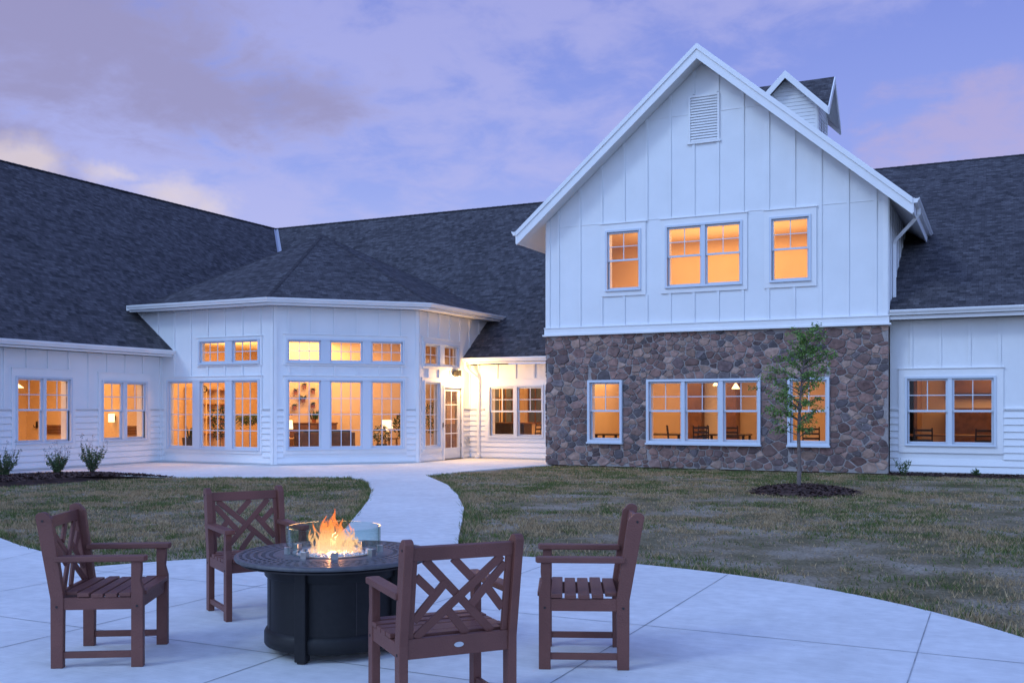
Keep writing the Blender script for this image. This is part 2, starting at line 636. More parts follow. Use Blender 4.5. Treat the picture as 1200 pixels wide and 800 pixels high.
# ------------------------------------------------------------------ mesh helpers
class MB:
    """collects faces, builds ONE mesh object"""

    def __init__(s):
        s.v, s.f, s.m, s.uv, s.c = [], [], [], [], []
        s.mats = []

    def mi(s, m):
        if m not in s.mats:
            s.mats.append(m)
        return s.mats.index(m)

    def face(s, pts, m, uv=None, c=None):
        k = len(s.v)
        s.v.extend(tuple(p) for p in pts)
        s.f.append(tuple(range(k, k + len(pts))))
        s.m.append(s.mi(m))
        s.uv.append(uv)
        s.c.append(c)

    def hull8(s, p, m):
        """p: 8 points, bottom ring 0..3, top ring 4..7"""
        k = len(s.v)
        s.v.extend(tuple(q) for q in p)
        for f in ((0, 3, 2, 1), (4, 5, 6, 7), (0, 1, 5, 4), (1, 2, 6, 5), (2, 3, 7, 6), (3, 0, 4, 7)):
            s.f.append(tuple(k + i for i in f))
            s.m.append(s.mi(m))
            s.uv.append(None)
            s.c.append(None)

    def box(s, a, b, m, M_=None):
        x0, y0, z0 = a
        x1, y1, z1 = b
        p = [(x0, y0, z0), (x1, y0, z0), (x1, y1, z0), (x0, y1, z0), (x0, y0, z1), (x1, y0, z1), (x1, y1, z1), (x0, y1, z1)]
        if M_ is not None:
            p = [M_ @ Vector(q) for q in p]
        s.hull8(p, m)

    def prism(s, top, down, m, mside=None, uvf=None, mbot=None):
        """polygon top, offset by vector down"""
        down = Vector(down)
        t = [Vector(p) for p in top]
        b = [p + down for p in t]
        s.face(t, m, [uvf(p) for p in t] if uvf else None)
        s.face(b[::-1], mbot or mside or m, [uvf(p) for p in b[::-1]] if uvf else None)
        n = len(t)
        for i in range(n):
            j = (i + 1) % n
            s.face([t[i], t[j], b[j], b[i]], mside or m)

    def tube(s, pts, rad, m, n=8, cap=True, flat=None):
        pts = [Vector(p) for p in pts]
        if not hasattr(rad, '__len__'):
            rad = [rad] * len(pts)
        rings = []
        up = None
        for i, p in enumerate(pts):
            d = (pts[min(i + 1, len(pts) - 1)] - pts[max(i - 1, 0)]).normalized()
            if up is None:
                up = Vector((0, 0, 1)) if abs(d.z) < .9 else Vector((1, 0, 0))
            a = d.cross(up).normalized()
            bb = a.cross(d).normalized()
            up = bb
            rings.append([p + (a * math.cos(2 * math.pi * (k + .5) / n) + bb * math.sin(2 * math.pi * (k + .5) / n)) * rad[i] for k in range(n)])
        k0 = len(s.v)
        for r in rings:
            s.v.extend(tuple(q) for q in r)
        for i in range(len(rings) - 1):
            for k in range(n):
                k2 = (k + 1) % n
                s.f.append((k0 + i * n + k, k0 + i * n + k2, k0 + (i + 1) * n + k2, k0 + (i + 1) * n + k))
                s.m.append(s.mi(m)); s.uv.append(None); s.c.append(None)
        if cap:
            for fc in (tuple(k0 + k for k in range(n))[::-1], tuple(k0 + (len(rings) - 1) * n + k for k in range(n))):
                s.f.append(fc); s.m.append(s.mi(m)); s.uv.append(None); s.c.append(None)

    def lathe(s, prof, m, c=(0, 0, 0), n=48, a0=0, a1=2 * math.pi, close=True):
        """prof: closed list of (r, z) if close else open"""
        full = abs(a1 - a0 - 2 * math.pi) < 1e-6
        k0 = len(s.v)
        cnt = n if full else n + 1
        for i in range(cnt):
            a = a0 + (a1 - a0) * i / n
            for r, z in prof:
                s.v.append((c[0] + r * math.cos(a), c[1] + r * math.sin(a), c[2] + z))
        P = len(prof)
        for i in range(n):
            j = (i + 1) % cnt
            for k in range(P if close else P - 1):
                k2 = (k + 1) % P
                s.f.append((k0 + i * P + k, k0 + j * P + k, k0 + j * P + k2, k0 + i * P + k2))
                s.m.append(s.mi(m)); s.uv.append(None); s.c.append(None)
        if not full and close:
            for i in (0, n):
                s.f.append(tuple(k0 + i * P + k for k in range(P)))
                s.m.append(s.mi(m)); s.uv.append(None); s.c.append(None)

    def build(s, name, parent=None, smooth=False, recalc=True, bevel=0, merge=True):
        me = bpy.data.meshes.new(name)
        me.from_pydata(s.v, [], s.f)
        for mm in s.mats:
            me.materials.append(mm)
        me.polygons.foreach_set('material_index', s.m)
        if any(u is not None for u in s.uv):
            ul = me.uv_layers.new(name='uv')
            arr = []
            for f, u in zip(s.f, s.uv):
                for i in range(len(f)):
                    arr += list(u[i]) if u is not None else [0, 0]
            ul.data.foreach_set('uv', arr)
        if any(c is not None for c in s.c):
            at = me.attributes.new('col', 'FLOAT_COLOR', 'FACE')
            arr = []
            for c in s.c:
                arr += [*(c or (.5, .5, .5)), 1]
            at.data.foreach_set('color', arr)
        if recalc:
            bm = bmesh.new()
            bm.from_mesh(me)
            if merge:
                bmesh.ops.remove_doubles(bm, verts=bm.verts, dist=1e-5)
            bmesh.ops.recalc_face_normals(bm, faces=bm.faces)
            bm.to_mesh(me)
            bm.free()
        if smooth:
            me.polygons.foreach_set('use_smooth', [True] * len(me.polygons))
            try:
                me.set_sharp_from_angle(angle=R(40))
            except Exception:
                pass
        me.update()
        o = bpy.data.objects.new(name, me)
        COL.objects.link(o)
        if parent is not None:
            o.parent = parent
        if bevel:
            bv = o.modifiers.new('edge', 'BEVEL')
            bv.width = bevel
            bv.segments = 2
            bv.limit_method = 'ANGLE'
        return o


def tag(o, label=None, cat=None, group=None, kind=None):
    if label: o['label'] = label
    if cat: o['category'] = cat
    if group: o['group'] = group
    if kind: o['kind'] = kind
    return o


def empty(name, loc=(0, 0, 0), rz=0, **kw):
    o = bpy.data.objects.new(name, None)
    o.empty_display_size = .2
    COL.objects.link(o)
    o.location = loc
    o.rotation_euler = (0, 0, rz)
    return tag(o, **kw)


def children(o):
    return [c for c in list(bpy.data.objects) if c.parent == o]


def copy_tree(o, parent=None, **kw):
    c = o.copy()
    COL.objects.link(c)
    c.parent = parent
    for ch in children(o):
        copy_tree(ch, c)
    if kw:
        tag(c, **kw)
    return c


# ------------------------------------------------------------------ ground
def pl(pts, z, m, name, thick=.12, kind='structure'):
    mb = MB()
    mb.prism([(x, y, z) for x, y in pts], (0, 0, -thick), m)
    o = mb.build(name)
    tag(o, kind=kind)
    return o


SOIL = -.035
mb = MB()
mb.face([(-700, -300, SOIL), (700, -300, SOIL), (700, 900, SOIL), (-700, 900, SOIL)], M['soil'])
tag(mb.build('lawn_ground', recalc=False), kind='structure')

PC = (-3.6, 4.5)
PR = 4.7
circ = [(PC[0] + PR * math.cos(a), PC[1] + PR * math.sin(a)) for a in np.linspace(0, 2 * math.pi, 121)[:-1]]
pl(circ, 0, M['concrete'], 'patio', .1)
west = [(-7.5, 6.65), (-7.75, 6.75), (-8.4, 7.0), (-9.06, 7.27), (-9.7, 7.50), (-10.4, 7.80), (-14.5, 9.6), (-20, 12.2), (-20.6, 10.8), (-14.5, 7.6), (-10.4, 5.7), (-8.0, 4.3), (-7.4, 4.5)]
pl(west, -.004, M['concrete'], 'west_path', .09)
pathL = [(-5.7, 8.25), (-6.4, 8.55), (-6.9, 9.45), (-7.4, 10.4), (-7.95, 11.35), (-8.5, 12.32), (-9.31, 13.71), (-10.4, 15.42), (-11.5, 16.9), (-12.3, 17.75), (-12.9, 18.1)]
pathR = [(-11.6, 20.0), (-11.52, 19.26), (-10.9, 18.5), (-10.4, 17.9), (-9.75, 17.1), (-9.09, 16.12), (-8.4, 15.1), (-7.8, 14.11), (-7.3, 13.3), (-6.94, 12.62), (-6.5, 11.8), (-6.12, 11.06), (-5.75, 10.35), (-5.4, 9.7), (-5.15, 9.2), (-4.7, 8.9)]
pl(pathL + [(-13.4, 18.6), (-12.8, 19.8)] + pathR, -.004, M['concrete'], 'garden_path', .09)
walk = [(-21.4, 8), (-19.6, 8), (-19.5, 12), (-19.25, 14), (-19.1, 15.6), (-18.5, 16.5), (-17.2, 16.35), (-16.4, 16.4), (-15.44, 16.95), (-14.17, 17.5), (-13.3, 18.05), (-12.9, 18.1), (-11.52, 19.26), (-11.5, 20.3), (-11.4, 21.54), (-10.95, 23.66), (-10.7, 24.4), (-10.7, 26.9), (-14.6, 26.9), (-14.6, 23.7), (-17.3, 21.1), (-21.4, 21.1)]
pl(walk, -.008, M['concrete'], 'walkway', .09)
bed = [(-19.5, 11), (-19.3, 13), (-19.2, 14), (-19.05, 15.5), (-18.5, 16.45), (-17.3, 16.4), (-16.2, 16.35), (-16.9, 15.8), (-17.15, 15), (-17.2, 14), (-17.4, 13.1), (-17.9, 12), (-18.4, 11)]


def inside(P, poly):
    x, y = P[:, 0], P[:, 1]
    r = np.zeros(len(P), bool)
    n = len(poly)
    for i in range(n):
        x0, y0 = poly[i]
        x1, y1 = poly[(i + 1) % n]
        if y0 == y1:
            continue
        c = ((y0 > y) != (y1 > y)) & (x < (x1 - x0) * (y - y0) / (y1 - y0) + x0)
        r ^= c
    return r


def mound(name, poly=None, c=None, rx=1, ry=1, h=.1, seed=0):
    """mulch heap: height field of small chips"""
    g = np.random.default_rng(seed)
    mb = MB()
    if poly is None:
        poly = [(c[0] + rx * math.cos(a) * (1 + .06 * math.sin(3 * a + seed)), c[1] + ry * math.sin(a) * (1 + .05 * math.cos(4 * a))) for a in np.linspace(0, 2 * math.pi, 40)[:-1]]
    P = np.array(poly)
    cc = P.mean(0)
    K = 7
    for i in range(len(P)):
        a, b = P[i], P[(i + 1) % len(P)]
        for k in range(K):
            t0, t1 = k / K, (k + 1) / K
            def q(p, t):
                w = cc + (p - cc) * t
                hh = h * (1 - t ** 2.2) + .012 * noise.noise((w[0] * 5, w[1] * 5, 3.)) * (1 - t)
                return (w[0], w[1], SOIL - .01 + hh + .012)
            pts = [q(a, t0), q(a, t1), q(b, t1), q(b, t0)]
            if k == 0:
                pts = pts[1:] if False else [q(a, 0), q(a, t1), q(b, t1)]
            mb.face(pts, M['mulch'])
    # loose bark chips
    lo, hi = P.min(0), P.max(0)
    n = int((hi - lo).prod() * 420)
    Q = lo + g.random((n, 2)) * (hi - lo)
    Q = Q[inside(Q, [tuple(p) for p in cc + (P - cc) * 1.03])]
    for x, y in Q:
        t = min(1, np.linalg.norm([x - cc[0], y - cc[1]]) / (np.abs(P - cc).max() + 1e-6))
        if c is not None:
            t = min(1, math.hypot((x - cc[0]) / rx, (y - cc[1]) / ry))
        z = SOIL + .004 + h * (1 - t ** 2.2) + .008
        a = g.random() * 6.28
        l, w = .02 + .03 * g.random(), .008 + .012 * g.random()
        tilt = (g.random() - .5) * .05
        dx, dy = math.cos(a) * l, math.sin(a) * l
        ex, ey = -math.sin(a) * w, math.cos(a) * w
        pt = [(x - dx - ex, y - dy - ey, z - tilt), (x + dx - ex, y + dy - ey, z + tilt), (x + dx + ex, y + dy + ey, z + tilt + .01), (x - dx + ex, y - dy + ey, z - tilt + .01)]
        mb.face(pt, M['mulch'])
    o = mb.build(name, recalc=False)
    return tag(o, kind='structure')


mound('mulch_bed', poly=bed, h=.11, seed=1)
mound('mulch_ring', c=(-3.18, 18.62), rx=.98, ry=1.0, h=.13, seed=2)
mound('mulch_strip', poly=[(-2.28, 24.75), (9, 24.75), (9, 24.25), (3, 24.2), (0, 24.15), (-2.2, 24.2)], h=.05, seed=3)


def joints():
    mb = MB()
    w = .0036

    def seg(a, b):
        a, b = Vector((*a, .0025)), Vector((*b, .0025))
        d = (b - a).normalized()
        e = Vector((-d.y, d.x, 0)) * w
        mb.face([a - e, b - e, b + e, a + e], M['joint'])

    def chord(axis, k):
        # clip at the circle
        c0 = PC[0] if axis == 0 else PC[1]
        c1 = PC[1] if axis == 0 else PC[0]
        h = math.sqrt(max(0, (PR - .02) ** 2 - (k - c0) ** 2))
        if axis == 0:
            seg((k, c1 - h), (k + .12 * 0, c1 + h))
        else:
            seg((c1 - h, k), (c1 + h, k))
    for k in (-7.35, -5.62, -3.9, -2.2, -.45):
        chord(0, k)
    for k in (3.1, 4.85, 6.6):
        chord(1, k)
    for a, b in (((-8.45, 12.29), (-6.94, 12.75)), ((-10.47, 15.45), (-9.0, 16.1)), ((-7.2, 10.1), (-5.75, 10.4)), ((-12.85, 18.15), (-11.55, 19.3)),
                 ((-17.23, 20.9), (-17.23, 16.4)), ((-14.5, 23.5), (-13.3, 18.1)), ((-19.4, 18.5), (-21.1, 18.5)), ((-19.3, 15), (-21.1, 15)), ((-14.4, 23.7), (-11, 23.7)),
                 ((-9.06, 7.25), (-8.2, 4.5)), ((-11.2, 8.1), (-10.5, 5.8))):
        seg(a, b)
    tag(mb.build('concrete_joints', recalc=False), kind='structure')


joints()

# ------------------------------------------------------------------ building
B = empty('lodge_building', (-10, 26, 0), label='long white board-and-batten building with dark shingle roofs, stone-faced gable and lit windows', cat='building')


def inb(o):
    """parent to the building keeping world place"""
    o.parent = B
    o.matrix_parent_inverse = Matrix.Translation((10, -26, 0))
    return o


class Fr:
    def __init__(s, o, d, n):
        s.o, s.d, s.n = Vector((*o, 0)), Vector((*d, 0)), Vector((*n, 0))

    def p(s, u, n, z):
        return s.o + s.d * u + s.n * n + Vector((0, 0, z))

    def box(s, mb, u0, u1, n0, n1, z0, z1, m):
        P = s.p
        mb.hull8([P(u0, n0, z0), P(u1, n0, z0), P(u1, n1, z0), P(u0, n1, z0), P(u0, n0, z1), P(u1, n0, z1), P(u1, n1, z1), P(u0, n1, z1)], m)


r2 = math.sqrt(.5)
LW = Fr((-21.2, 0), (0, 1), (1, 0))
BL = Fr((0, 20.95), (1, 0), (0, -1))
BF = Fr((-17.23, 20.95), (r2, r2), (r2, -r2))
BR = Fr((-14.45, 0), (0, 1), (1, 0))
LK = Fr((0, 26.7), (1, 0), (0, -1))
GB = Fr((0, 24.3), (1, 0), (0, -1))
GSR = Fr((-2.28, 0), (0, 1), (1, 0))
GSL = Fr((-10.83, 0), (0, 1), (-1, 0))
RW = Fr((0, 24.75), (1, 0), (0, -1))
WT = .16


def cuts(lo, hi, holes):
    """intervals lo..hi minus holes"""
    out = []
    c = lo
    for a, b in sorted(holes):
        if b <= c or a >= hi:
            continue
        if a > c:
            out.append((c, a))
        c = max(c, b)
    if c < hi:
        out.append((c, hi))
    return [(a, b) for a, b in out if b - a > .004]


def core(mb, fr, u0, u1, z0, ztop, openings, m, n0=-WT, n1=0, mi=None, extra=()):
    """wall body with rectangular openings, top given by ztop(u) (linear between breaks)"""
    br = sorted({u0, u1, *[x for o in openings for x in o[:2] if u0 < x < u1], *[e for e in extra if u0 < e < u1]})
    for a, b in zip(br, br[1:]):
        mid = (a + b) / 2
        holes = [(o[2], o[3]) for o in openings if o[0] < mid < o[1]]
        zt = min(ztop(a), ztop(b))
        ivs = cuts(z0, zt, holes)
        for za, zb in ivs:
            last = abs(zb - zt) < 1e-6
            P = fr.p
            ta, tb = (ztop(a), ztop(b)) if last else (zb, zb)
            mb.hull8([P(a, n0, za), P(b, n0, za), P(b, n1, za), P(a, n1, za), P(a, n0, ta), P(b, n0, tb), P(b, n1, tb), P(a, n1, ta)], m)


def laps(mb, fr, u0, u1, z0, z1, blocks, exp=.156):
    z = z0
    while z < z1 - .01:
        zt = min(z + exp, z1)
        holes = [(b[0], b[1]) for b in blocks if b[2] < zt - .01 and b[3] > z + .01]
        for a, b in cuts(u0, u1, holes):
            P = fr.p
            zg = z + .010
            mb.hull8([P(a, .001, zg), P(b, .001, zg), P(b, .036, zg), P(a, .036, zg), P(a, .001, zt + .0), P(b, .001, zt + .0), P(b, .008, zt), P(a, .008, zt)], M['white'])
        z += exp


def battens(mb, fr, u0, u1, z0, ztop, blocks, step=.61, off=0, w=.032):
    u = u0 + off
    while u < u1:
        holes = [(b[2], b[3]) for b in blocks if b[0] < u + w and b[1] > u - w]
        for a, b in cuts(z0, min(ztop(u - w), ztop(u + w)), holes):
            fr.box(mb, u - w, u + w, .001, .030, a, b, M['white'])
        u += step


def window(fr, units, z0, z1, kind='dh', cols=2, rows=2, trim=None, name='window', brick=False):
    """units: visible glass intervals along the wall. Returns opening rectangle and blocked rectangle"""
    g = .045
    U0, U1, Z0, Z1 = units[0][0] - g, units[-1][1] + g, z0 - g, z1 + g
    mb = MB()
    W = M['trim']
    V = M['vinyl']
    if trim:
        t = trim
        fr.box(mb, t[0], U0 - .05, .001, .040, t[2], t[3], W)
        fr.box(mb, U1 + .05, t[1], .001, .040, t[2], t[3], W)
        fr.box(mb, U0 - .05, U1 + .05, .001, .040, Z1 + .05, t[3], W)
        fr.box(mb, U0 - .05, U1 + .05, .001, .040, t[2], Z0 - .05, W)
        # drip cap
        fr.box(mb, t[0] - .02, t[1] + .02, .002, .065, t[3], t[3] + .018, W)
        fw = .05
    else:
        fw = .06
    n1 = .07 if not brick else .09
    # outer frame
    fr.box(mb, U0 - fw, U0, -.10, n1, Z0 - fw, Z1 + fw, V)
    fr.box(mb, U1, U1 + fw, -.10, n1, Z0 - fw, Z1 + fw, V)
    fr.box(mb, U0, U1, -.10, n1, Z1, Z1 + fw, V)
    fr.box(mb, U0, U1, -.10, n1, Z0 - fw, Z0, V)
    if brick:
        fr.box(mb, U0 - fw - .02, U1 + fw + .02, -.02, n1 + .035, Z0 - fw - .045, Z0 - fw, V)
    else:
        fr.box(mb, U0 - fw, U1 + fw, .071, .090, Z0 - fw, Z0 - fw + .025, V)
    if fr in (GB, RW, LW, LK):
        fr.box(mb, U0 - .05, U0 + .010, -.29, -.108, Z0 - .03, Z1 + .03, W)
        fr.box(mb, U1 - .010, U1 + .05, -.29, -.108, Z0 - .03, Z1 + .03, W)
        fr.box(mb, U0 + .011, U1 - .011, -.29, -.108, Z1 - .008, Z1 + .03, W)
        fr.box(mb, U0 + .011, U1 - .011, -.29, -.108, Z0 - .03, Z0 + .008, W)
    for a, b in zip(units, units[1:]):
        fr.box(mb, a[1] + g, b[0] - g, -.10, n1 - .012, Z0, Z1, V)
    w = inb(mb.build(name))
    for a, b in units:
        s = MB()
        zm = (z0 + z1) / 2 + .005

        def ring(ua, ub, za, zb, t, na, nb):
            fr.box(s, ua - t, ua, na, nb, za - t, zb + t, V)
            fr.box(s, ub, ub + t, na, nb, za - t, zb + t, V)
            fr.box(s, ua, ub, na, nb, zb, zb + t, V)
            fr.box(s, ua, ub, na, nb, za - t, za, V)
        t = g - .002
        mw = .010
        if kind == 'dh':
            fr.box(s, a - t, a, -.035, .0, zm, z1 + t, V)
            fr.box(s, b, b + t, -.035, .0, zm, z1 + t, V)
            fr.box(s, a, b, -.035, .0, z1, z1 + t, V)
            fr.box(s, a - t, b + t, -.035, .006, zm - .024, zm + .024, V)
            fr.box(s, a - t, a, -.075, -.037, z0 - t, zm - .0, V)
            fr.box(s, b, b + t, -.075, -.037, z0 - t, zm - .0, V)
            fr.box(s, a, b, -.075, -.037, z0 - t, z0, V)
            for c in range(1, cols):
                u = a + (b - a) * c / cols
                fr.box(s, u - mw, u + mw, -.028, -.008, zm + .024, z1, V)
            for r in range(1, rows):
                z = zm + .024 + (z1 - zm - .024) * r / rows
                for c in range(cols):
                    ua = a + (b - a) * c / cols + (mw if c else 0)
                    ub = a + (b - a) * (c + 1) / cols - (mw if c < cols - 1 else 0)
                    fr.box(s, ua, ub, -.028, -.008, z - mw, z + mw, V)
        else:
            ring(a, b, z0, z1, t, -.05, .0)
            for c in range(1, cols):
                u = a + (b - a) * c / cols
                fr.box(s, u - mw, u + mw, -.030, -.008, z0, z1, V)
            for r in range(1, rows):
                z = z0 + (z1 - z0) * r / rows
                for c in range(cols):
                    ua = a + (b - a) * c / cols + (mw if c else 0)
                    ub = a + (b - a) * (c + 1) / cols - (mw if c < cols - 1 else 0)
                    fr.box(s, ua, ub, -.030, -.008, z - mw, z + mw, V)
        so = s.build('sash')
        so.parent = w
        p = MB()
        if kind == 'dh':
            fr.box(p, a - .01, b + .01, -.0345, -.0305, zm + .02, z1 + .01, M['pane'])
            fr.box(p, a - .01, b + .01, -.060, -.056, z0 - .01, zm - .02, M['pane'])
        else:
            fr.box(p, a - .01, b + .01, -.040, -.036, z0 - .01, z1 + .01, M['pane'])
        po = p.build('pane')
        po.parent = w
    blk = trim if trim else (U0 - fw, U1 + fw, Z0 - fw, Z1 + fw)
    return (U0, U1, Z0, Z1), blk


def wall(fr, u0, u1, ztop, ops, blks, name='siding_wall', z0=0.0, lap=True, off=.3, extra=(), bz0=None, bands=(), step=.61, endtrim=(.09, .09)):
    mb = MB()
    core(mb, fr, u0, u1, z0, ztop, ops, M['white'], extra=extra)
    e0, e1 = endtrim
    if lap:
        laps(mb, fr, u0 + e0, u1 - e1, z0 + .03, 1.47, blks)
        for a, b in cuts(u0 + e0, u1 - e1, [(q[0], q[1]) for q in blks if q[2] < 1.5 < q[3]]):
            fr.box(mb, a, b, .001, .045, 1.472, 1.50, M['trim'])
        zb = 1.502
    else:
        zb = bz0 if bz0 is not None else z0
    for z in bands:
        for a, b in cuts(u0 + e0, u1 - e1, [(q[0], q[1]) for q in blks if q[2] < z < q[3]]):
            if z < min(ztop(a), ztop(b)):
                fr.box(mb, a, b, .0015, .014, z, z + .02, M['trim'])
    battens(mb, fr, u0 + e0, u1 - e1, zb, ztop, blks, off=off, step=step)
    if e0: fr.box(mb, u0, u0 + e0, .001, .028, z0, ztop(u0) - .001, M['trim'])
    if e1: fr.box(mb, u1 - e1, u1, .001, .028, z0, ztop(u1) - .001, M['trim'])
    return inb(mb.build(name, merge=False))


# ---- left wing (wall runs along y)
o1, b1 = window(LW, [(16.37, 17.0), (17.17, 17.80)], .72, 2.18, trim=(16.18, 18.0, .50, 2.46))
o2, b2 = window(LW, [(18.92, 19.50), (19.71, 20.29)], .72, 2.14, trim=(18.73, 20.50, .50, 2.43))
o3, b3 = window(LW, [(12.4, 13.0), (13.2, 13.8)], .72, 2.16, trim=(12.2, 14.0, .50, 2.44))
wall(LW, 4, 20.95, lambda u: 2.93, [o1, o2, o3], [b1, b2, b3], off=.32)

# ---- bay, left face
oA, bA = window(BL, [(-19.70, -18.89), (-18.56, -17.76)], 2.78, 3.27, 'grid', 3, 2, trim=(-19.86, -17.60, 2.64, 3.42))
oB, bB = window(BL, [(-20.86, -20.05), (-19.70, -18.89), (-18.56, -17.76)], .46, 2.19, 'grid', 3, 4, trim=(-21.06, -17.60, .28, 2.36))
WZ = 4.20
wall(BL, -23.5, -17.23, lambda u: WZ, [oA, oB], [bA, bB, (-23.5, -21.2, 0, 1.5)], off=.25)
# ---- bay, diagonal face
def c45(x): return (x + 17.23) * 1.41421
uf = [(c45(-16.94), c45(-16.385)), (c45(-16.15), c45(-15.595)), (c45(-15.36), c45(-14.81))]
oC, bC = window(BF, uf, 2.79, 3.265, 'grid', 3, 2, trim=(c45(-17.05), c45(-14.70), 2.64, 3.46))
oD, bD = window(BF, uf, .475, 2.19, 'grid', 3, 4, trim=(c45(-17.05), c45(-14.70), .28, 2.36))
wall(BF, 0, 3.931, lambda u: WZ, [oC, oD], [bC, bD], off=.30)
# ---- bay, right face with door
oE, bE = window(BR, [(24.03, 24.78), (25.12, 25.88)], 2.76, 3.25, 'grid', 2, 2, trim=(23.90, 26.05, 2.60, 3.47))
oF, bF = window(BR, [(24.03, 24.78)], .45, 2.18, 'grid', 2, 4, trim=(23.86, 24.98, .27, 2.34))
oG = (25.09, 26.17, 0.0, 2.10)
bG = (25.0, 26.26, 0, 2.2)
wall(BR, 23.731, 28.6, lambda u: WZ, [oE, oF, oG], [bE, bF, bG, (26.7, 28.6, 0, 1.5)], off=.42)


def door():
    fr = BR
    d = MB()
    W = M['trim']
    # frame
    fr.box(d, 25.03, 25.09, -.10, .05, 0, 2.16, W)
    fr.box(d, 26.17, 26.23, -.10, .05, 0, 2.16, W)
    fr.box(d, 25.09, 26.17, -.10, .05, 2.10, 2.16, W)
    fr.box(d, 25.09, 26.17, -.12, .05, .001, .02, M['darkmetal'])
    # leaf
    fr.box(d, 25.11, 25.24, -.06, -.015, .025, 2.09, M['vinyl'])
    fr.box(d, 26.02, 26.15, -.06, -.015, .025, 2.09, M['vinyl'])
    fr.box(d, 25.24, 26.02, -.06, -.015, 2.0, 2.09, M['vinyl'])
    fr.box(d, 25.24, 26.02, -.06, -.015, .025, .34, M['vinyl'])
    for u in (25.62,):
        fr.box(d, u - .01, u + .01, -.045, -.03, .34, 2.0, W)
    for z in (1.60, 1.18, .76):
        fr.box(d, 25.24, 25.61, -.045, -.03, z - .012, z + .012, W)
        fr.box(d, 25.63, 26.02, -.045, -.03, z - .012, z + .012, W)
    o = inb(d.build('door'))
    p = MB()
    fr.box(p, 25.23, 26.03, -.052, -.048, .33, 2.01, M['pane'])
    p.build('pane').parent = o
    h = MB()
    fr.box(h, 25.145, 25.195, -.014, -.004, .92, 1.12, M['darkmetal'])
    h.tube([fr.p(25.17, -.01, 1.0), fr.p(25.17, .05, 1.0), fr.p(25.28, .05, 1.0)], .011, M['darkmetal'])
    h.build('handle').parent = o
    for z in (.35, 1.05, 1.8):
        q = MB()
        q.tube([fr.p(26.165, -.006, z), fr.p(26.165, -.006, z + .11)], .010, M['darkmetal'])
        q.build('hinge').parent = o


door()
k = MB()
BR.box(k, 24.99, 25.03, .03, .055, .95, 1.08, M['darkmetal'])
inb(k.build('card_reader'))

# ---- link wall
oH, bH = window(LK, [(-13.70, -12.99), (-12.79, -12.07)], .72, 2.08, trim=(-13.9, -11.88, .50, 2.36))
wall(LK, -14.45, -10.83, lambda u: 2.80, [oH], [bH], off=.32, endtrim=(.0, .09))

# ---- right wing
oI, bI = window(RW, [(-1.86, -1.09), (-.91, -.15)], .73, 2.13, trim=(-2.09, .09, .48, 2.40))
oJ, bJ = window(RW, [(2.5, 3.27), (3.45, 4.22)], .73, 2.13, trim=(2.27, 4.45, .48, 2.40))
wall(RW, -2.279, 9, lambda u: 3.52, [oI, oJ], [bI, bJ], off=.46, endtrim=(0.0, .09))

# ---- gable upper wall
AX = -6.6
RZ = 10.37          # top of roof at ridge
RS = .86            # slope


def gz(u):
    return RZ - .28 - RS * abs(u - AX)


g1 = window(GB, [(-9.05, -8.28)], 4.60, 5.98, trim=(-9.28, -8.06, 4.38, 6.24))
g2 = window(GB, [(-7.45, -6.67), (-6.48, -5.70)], 4.60, 5.98, trim=(-7.66, -5.49, 4.38, 6.24))
g3 = window(GB, [(-4.86, -4.08)], 4.60, 5.98, trim=(-5.08, -3.86, 4.38, 6.24))
vent_blk = (-6.98, -6.14, 8.06, 9.28)
mb = MB()
core(mb, GB, -10.83, -2.28, 3.40, gz, [g1[0], g2[0], g3[0]], M['white'], extra=(AX,))
blks = [g1[1], g2[1], g3[1], vent_blk]
battens(mb, GB, -10.83 + .35, -2.30, 3.62, gz, blks, off=.0, step=.61)
GB.box(mb, -10.83, -10.72, .001, .028, 3.62, gz(-10.83) - .01, M['trim'])
GB.box(mb, -2.39, -2.28, .001, .028, 3.62, gz(-2.28) - .01, M['trim'])
for z, ua, ub in ((6.27, -10.72, -2.39), (8.80, -8.05, -5.15)):
    for a, b in cuts(ua, ub, [(q[0], q[1]) for q in blks if q[2] < z < q[3]]):
        GB.box(mb, a, b, .0012, .012, z, z + .016, M['trim'])
# belt board and its cap
GB.box(mb, -10.86, -2.25, -.10, .075, 3.44, 3.60, M['trim'])
GB.box(mb, -10.90, -2.21, -.10, .115, 3.40, 3.44, M['trim'])
GB.box(mb, -10.87, -2.24, .002, .095, 3.60, 3.622, M['trim'])
inb(mb.build('gable_wall', merge=False))


def side_wall(fr, name):
    mb = MB()
    core(mb, fr, 24.3 + WT, 36, 3.40, lambda u: gz(-2.28), [], M['white'])
    battens(mb, fr, 24.4, 36, 3.5, lambda u: gz(-2.28), [], off=.5, step=.61)
    fr.box(mb, 24.30, 24.40, .001, .028, 3.5, gz(-2.28) - .01, M['trim'])
    return inb(mb.build(name, merge=False))


side_wall(GSR, 'side_wall')
side_wall(GSL, 'side_wall')

# vent
mb = MB()
GB.box(mb, vent_blk[0] + .03, vent_blk[0] + .08, .001, .05, 8.10, 9.25, M['trim'])
GB.box(mb, vent_blk[1] - .08, vent_blk[1] - .03, .001, .05, 8.10, 9.25, M['trim'])
GB.box(mb, vent_blk[0] + .08, vent_blk[1] - .08, .001, .05, 9.20, 9.25, M['trim'])
GB.box(mb, vent_blk[0], vent_blk[1], .001, .06, 8.05, 8.10, M['trim'])
for i in range(16):
    z = 8.11 + i * .068
    P = GB.p
    a, b = vent_blk[0] + .08, vent_blk[1] - .08
    mb.hull8([P(a, .034, z), P(b, .034, z), P(b, .045, z), P(a, .045, z), P(a, .002, z + .055), P(b, .002, z + .055), P(b, .012, z + .062), P(a, .012, z + .062)], M['trim'])
inb(mb.build('gable_vent', merge=False))

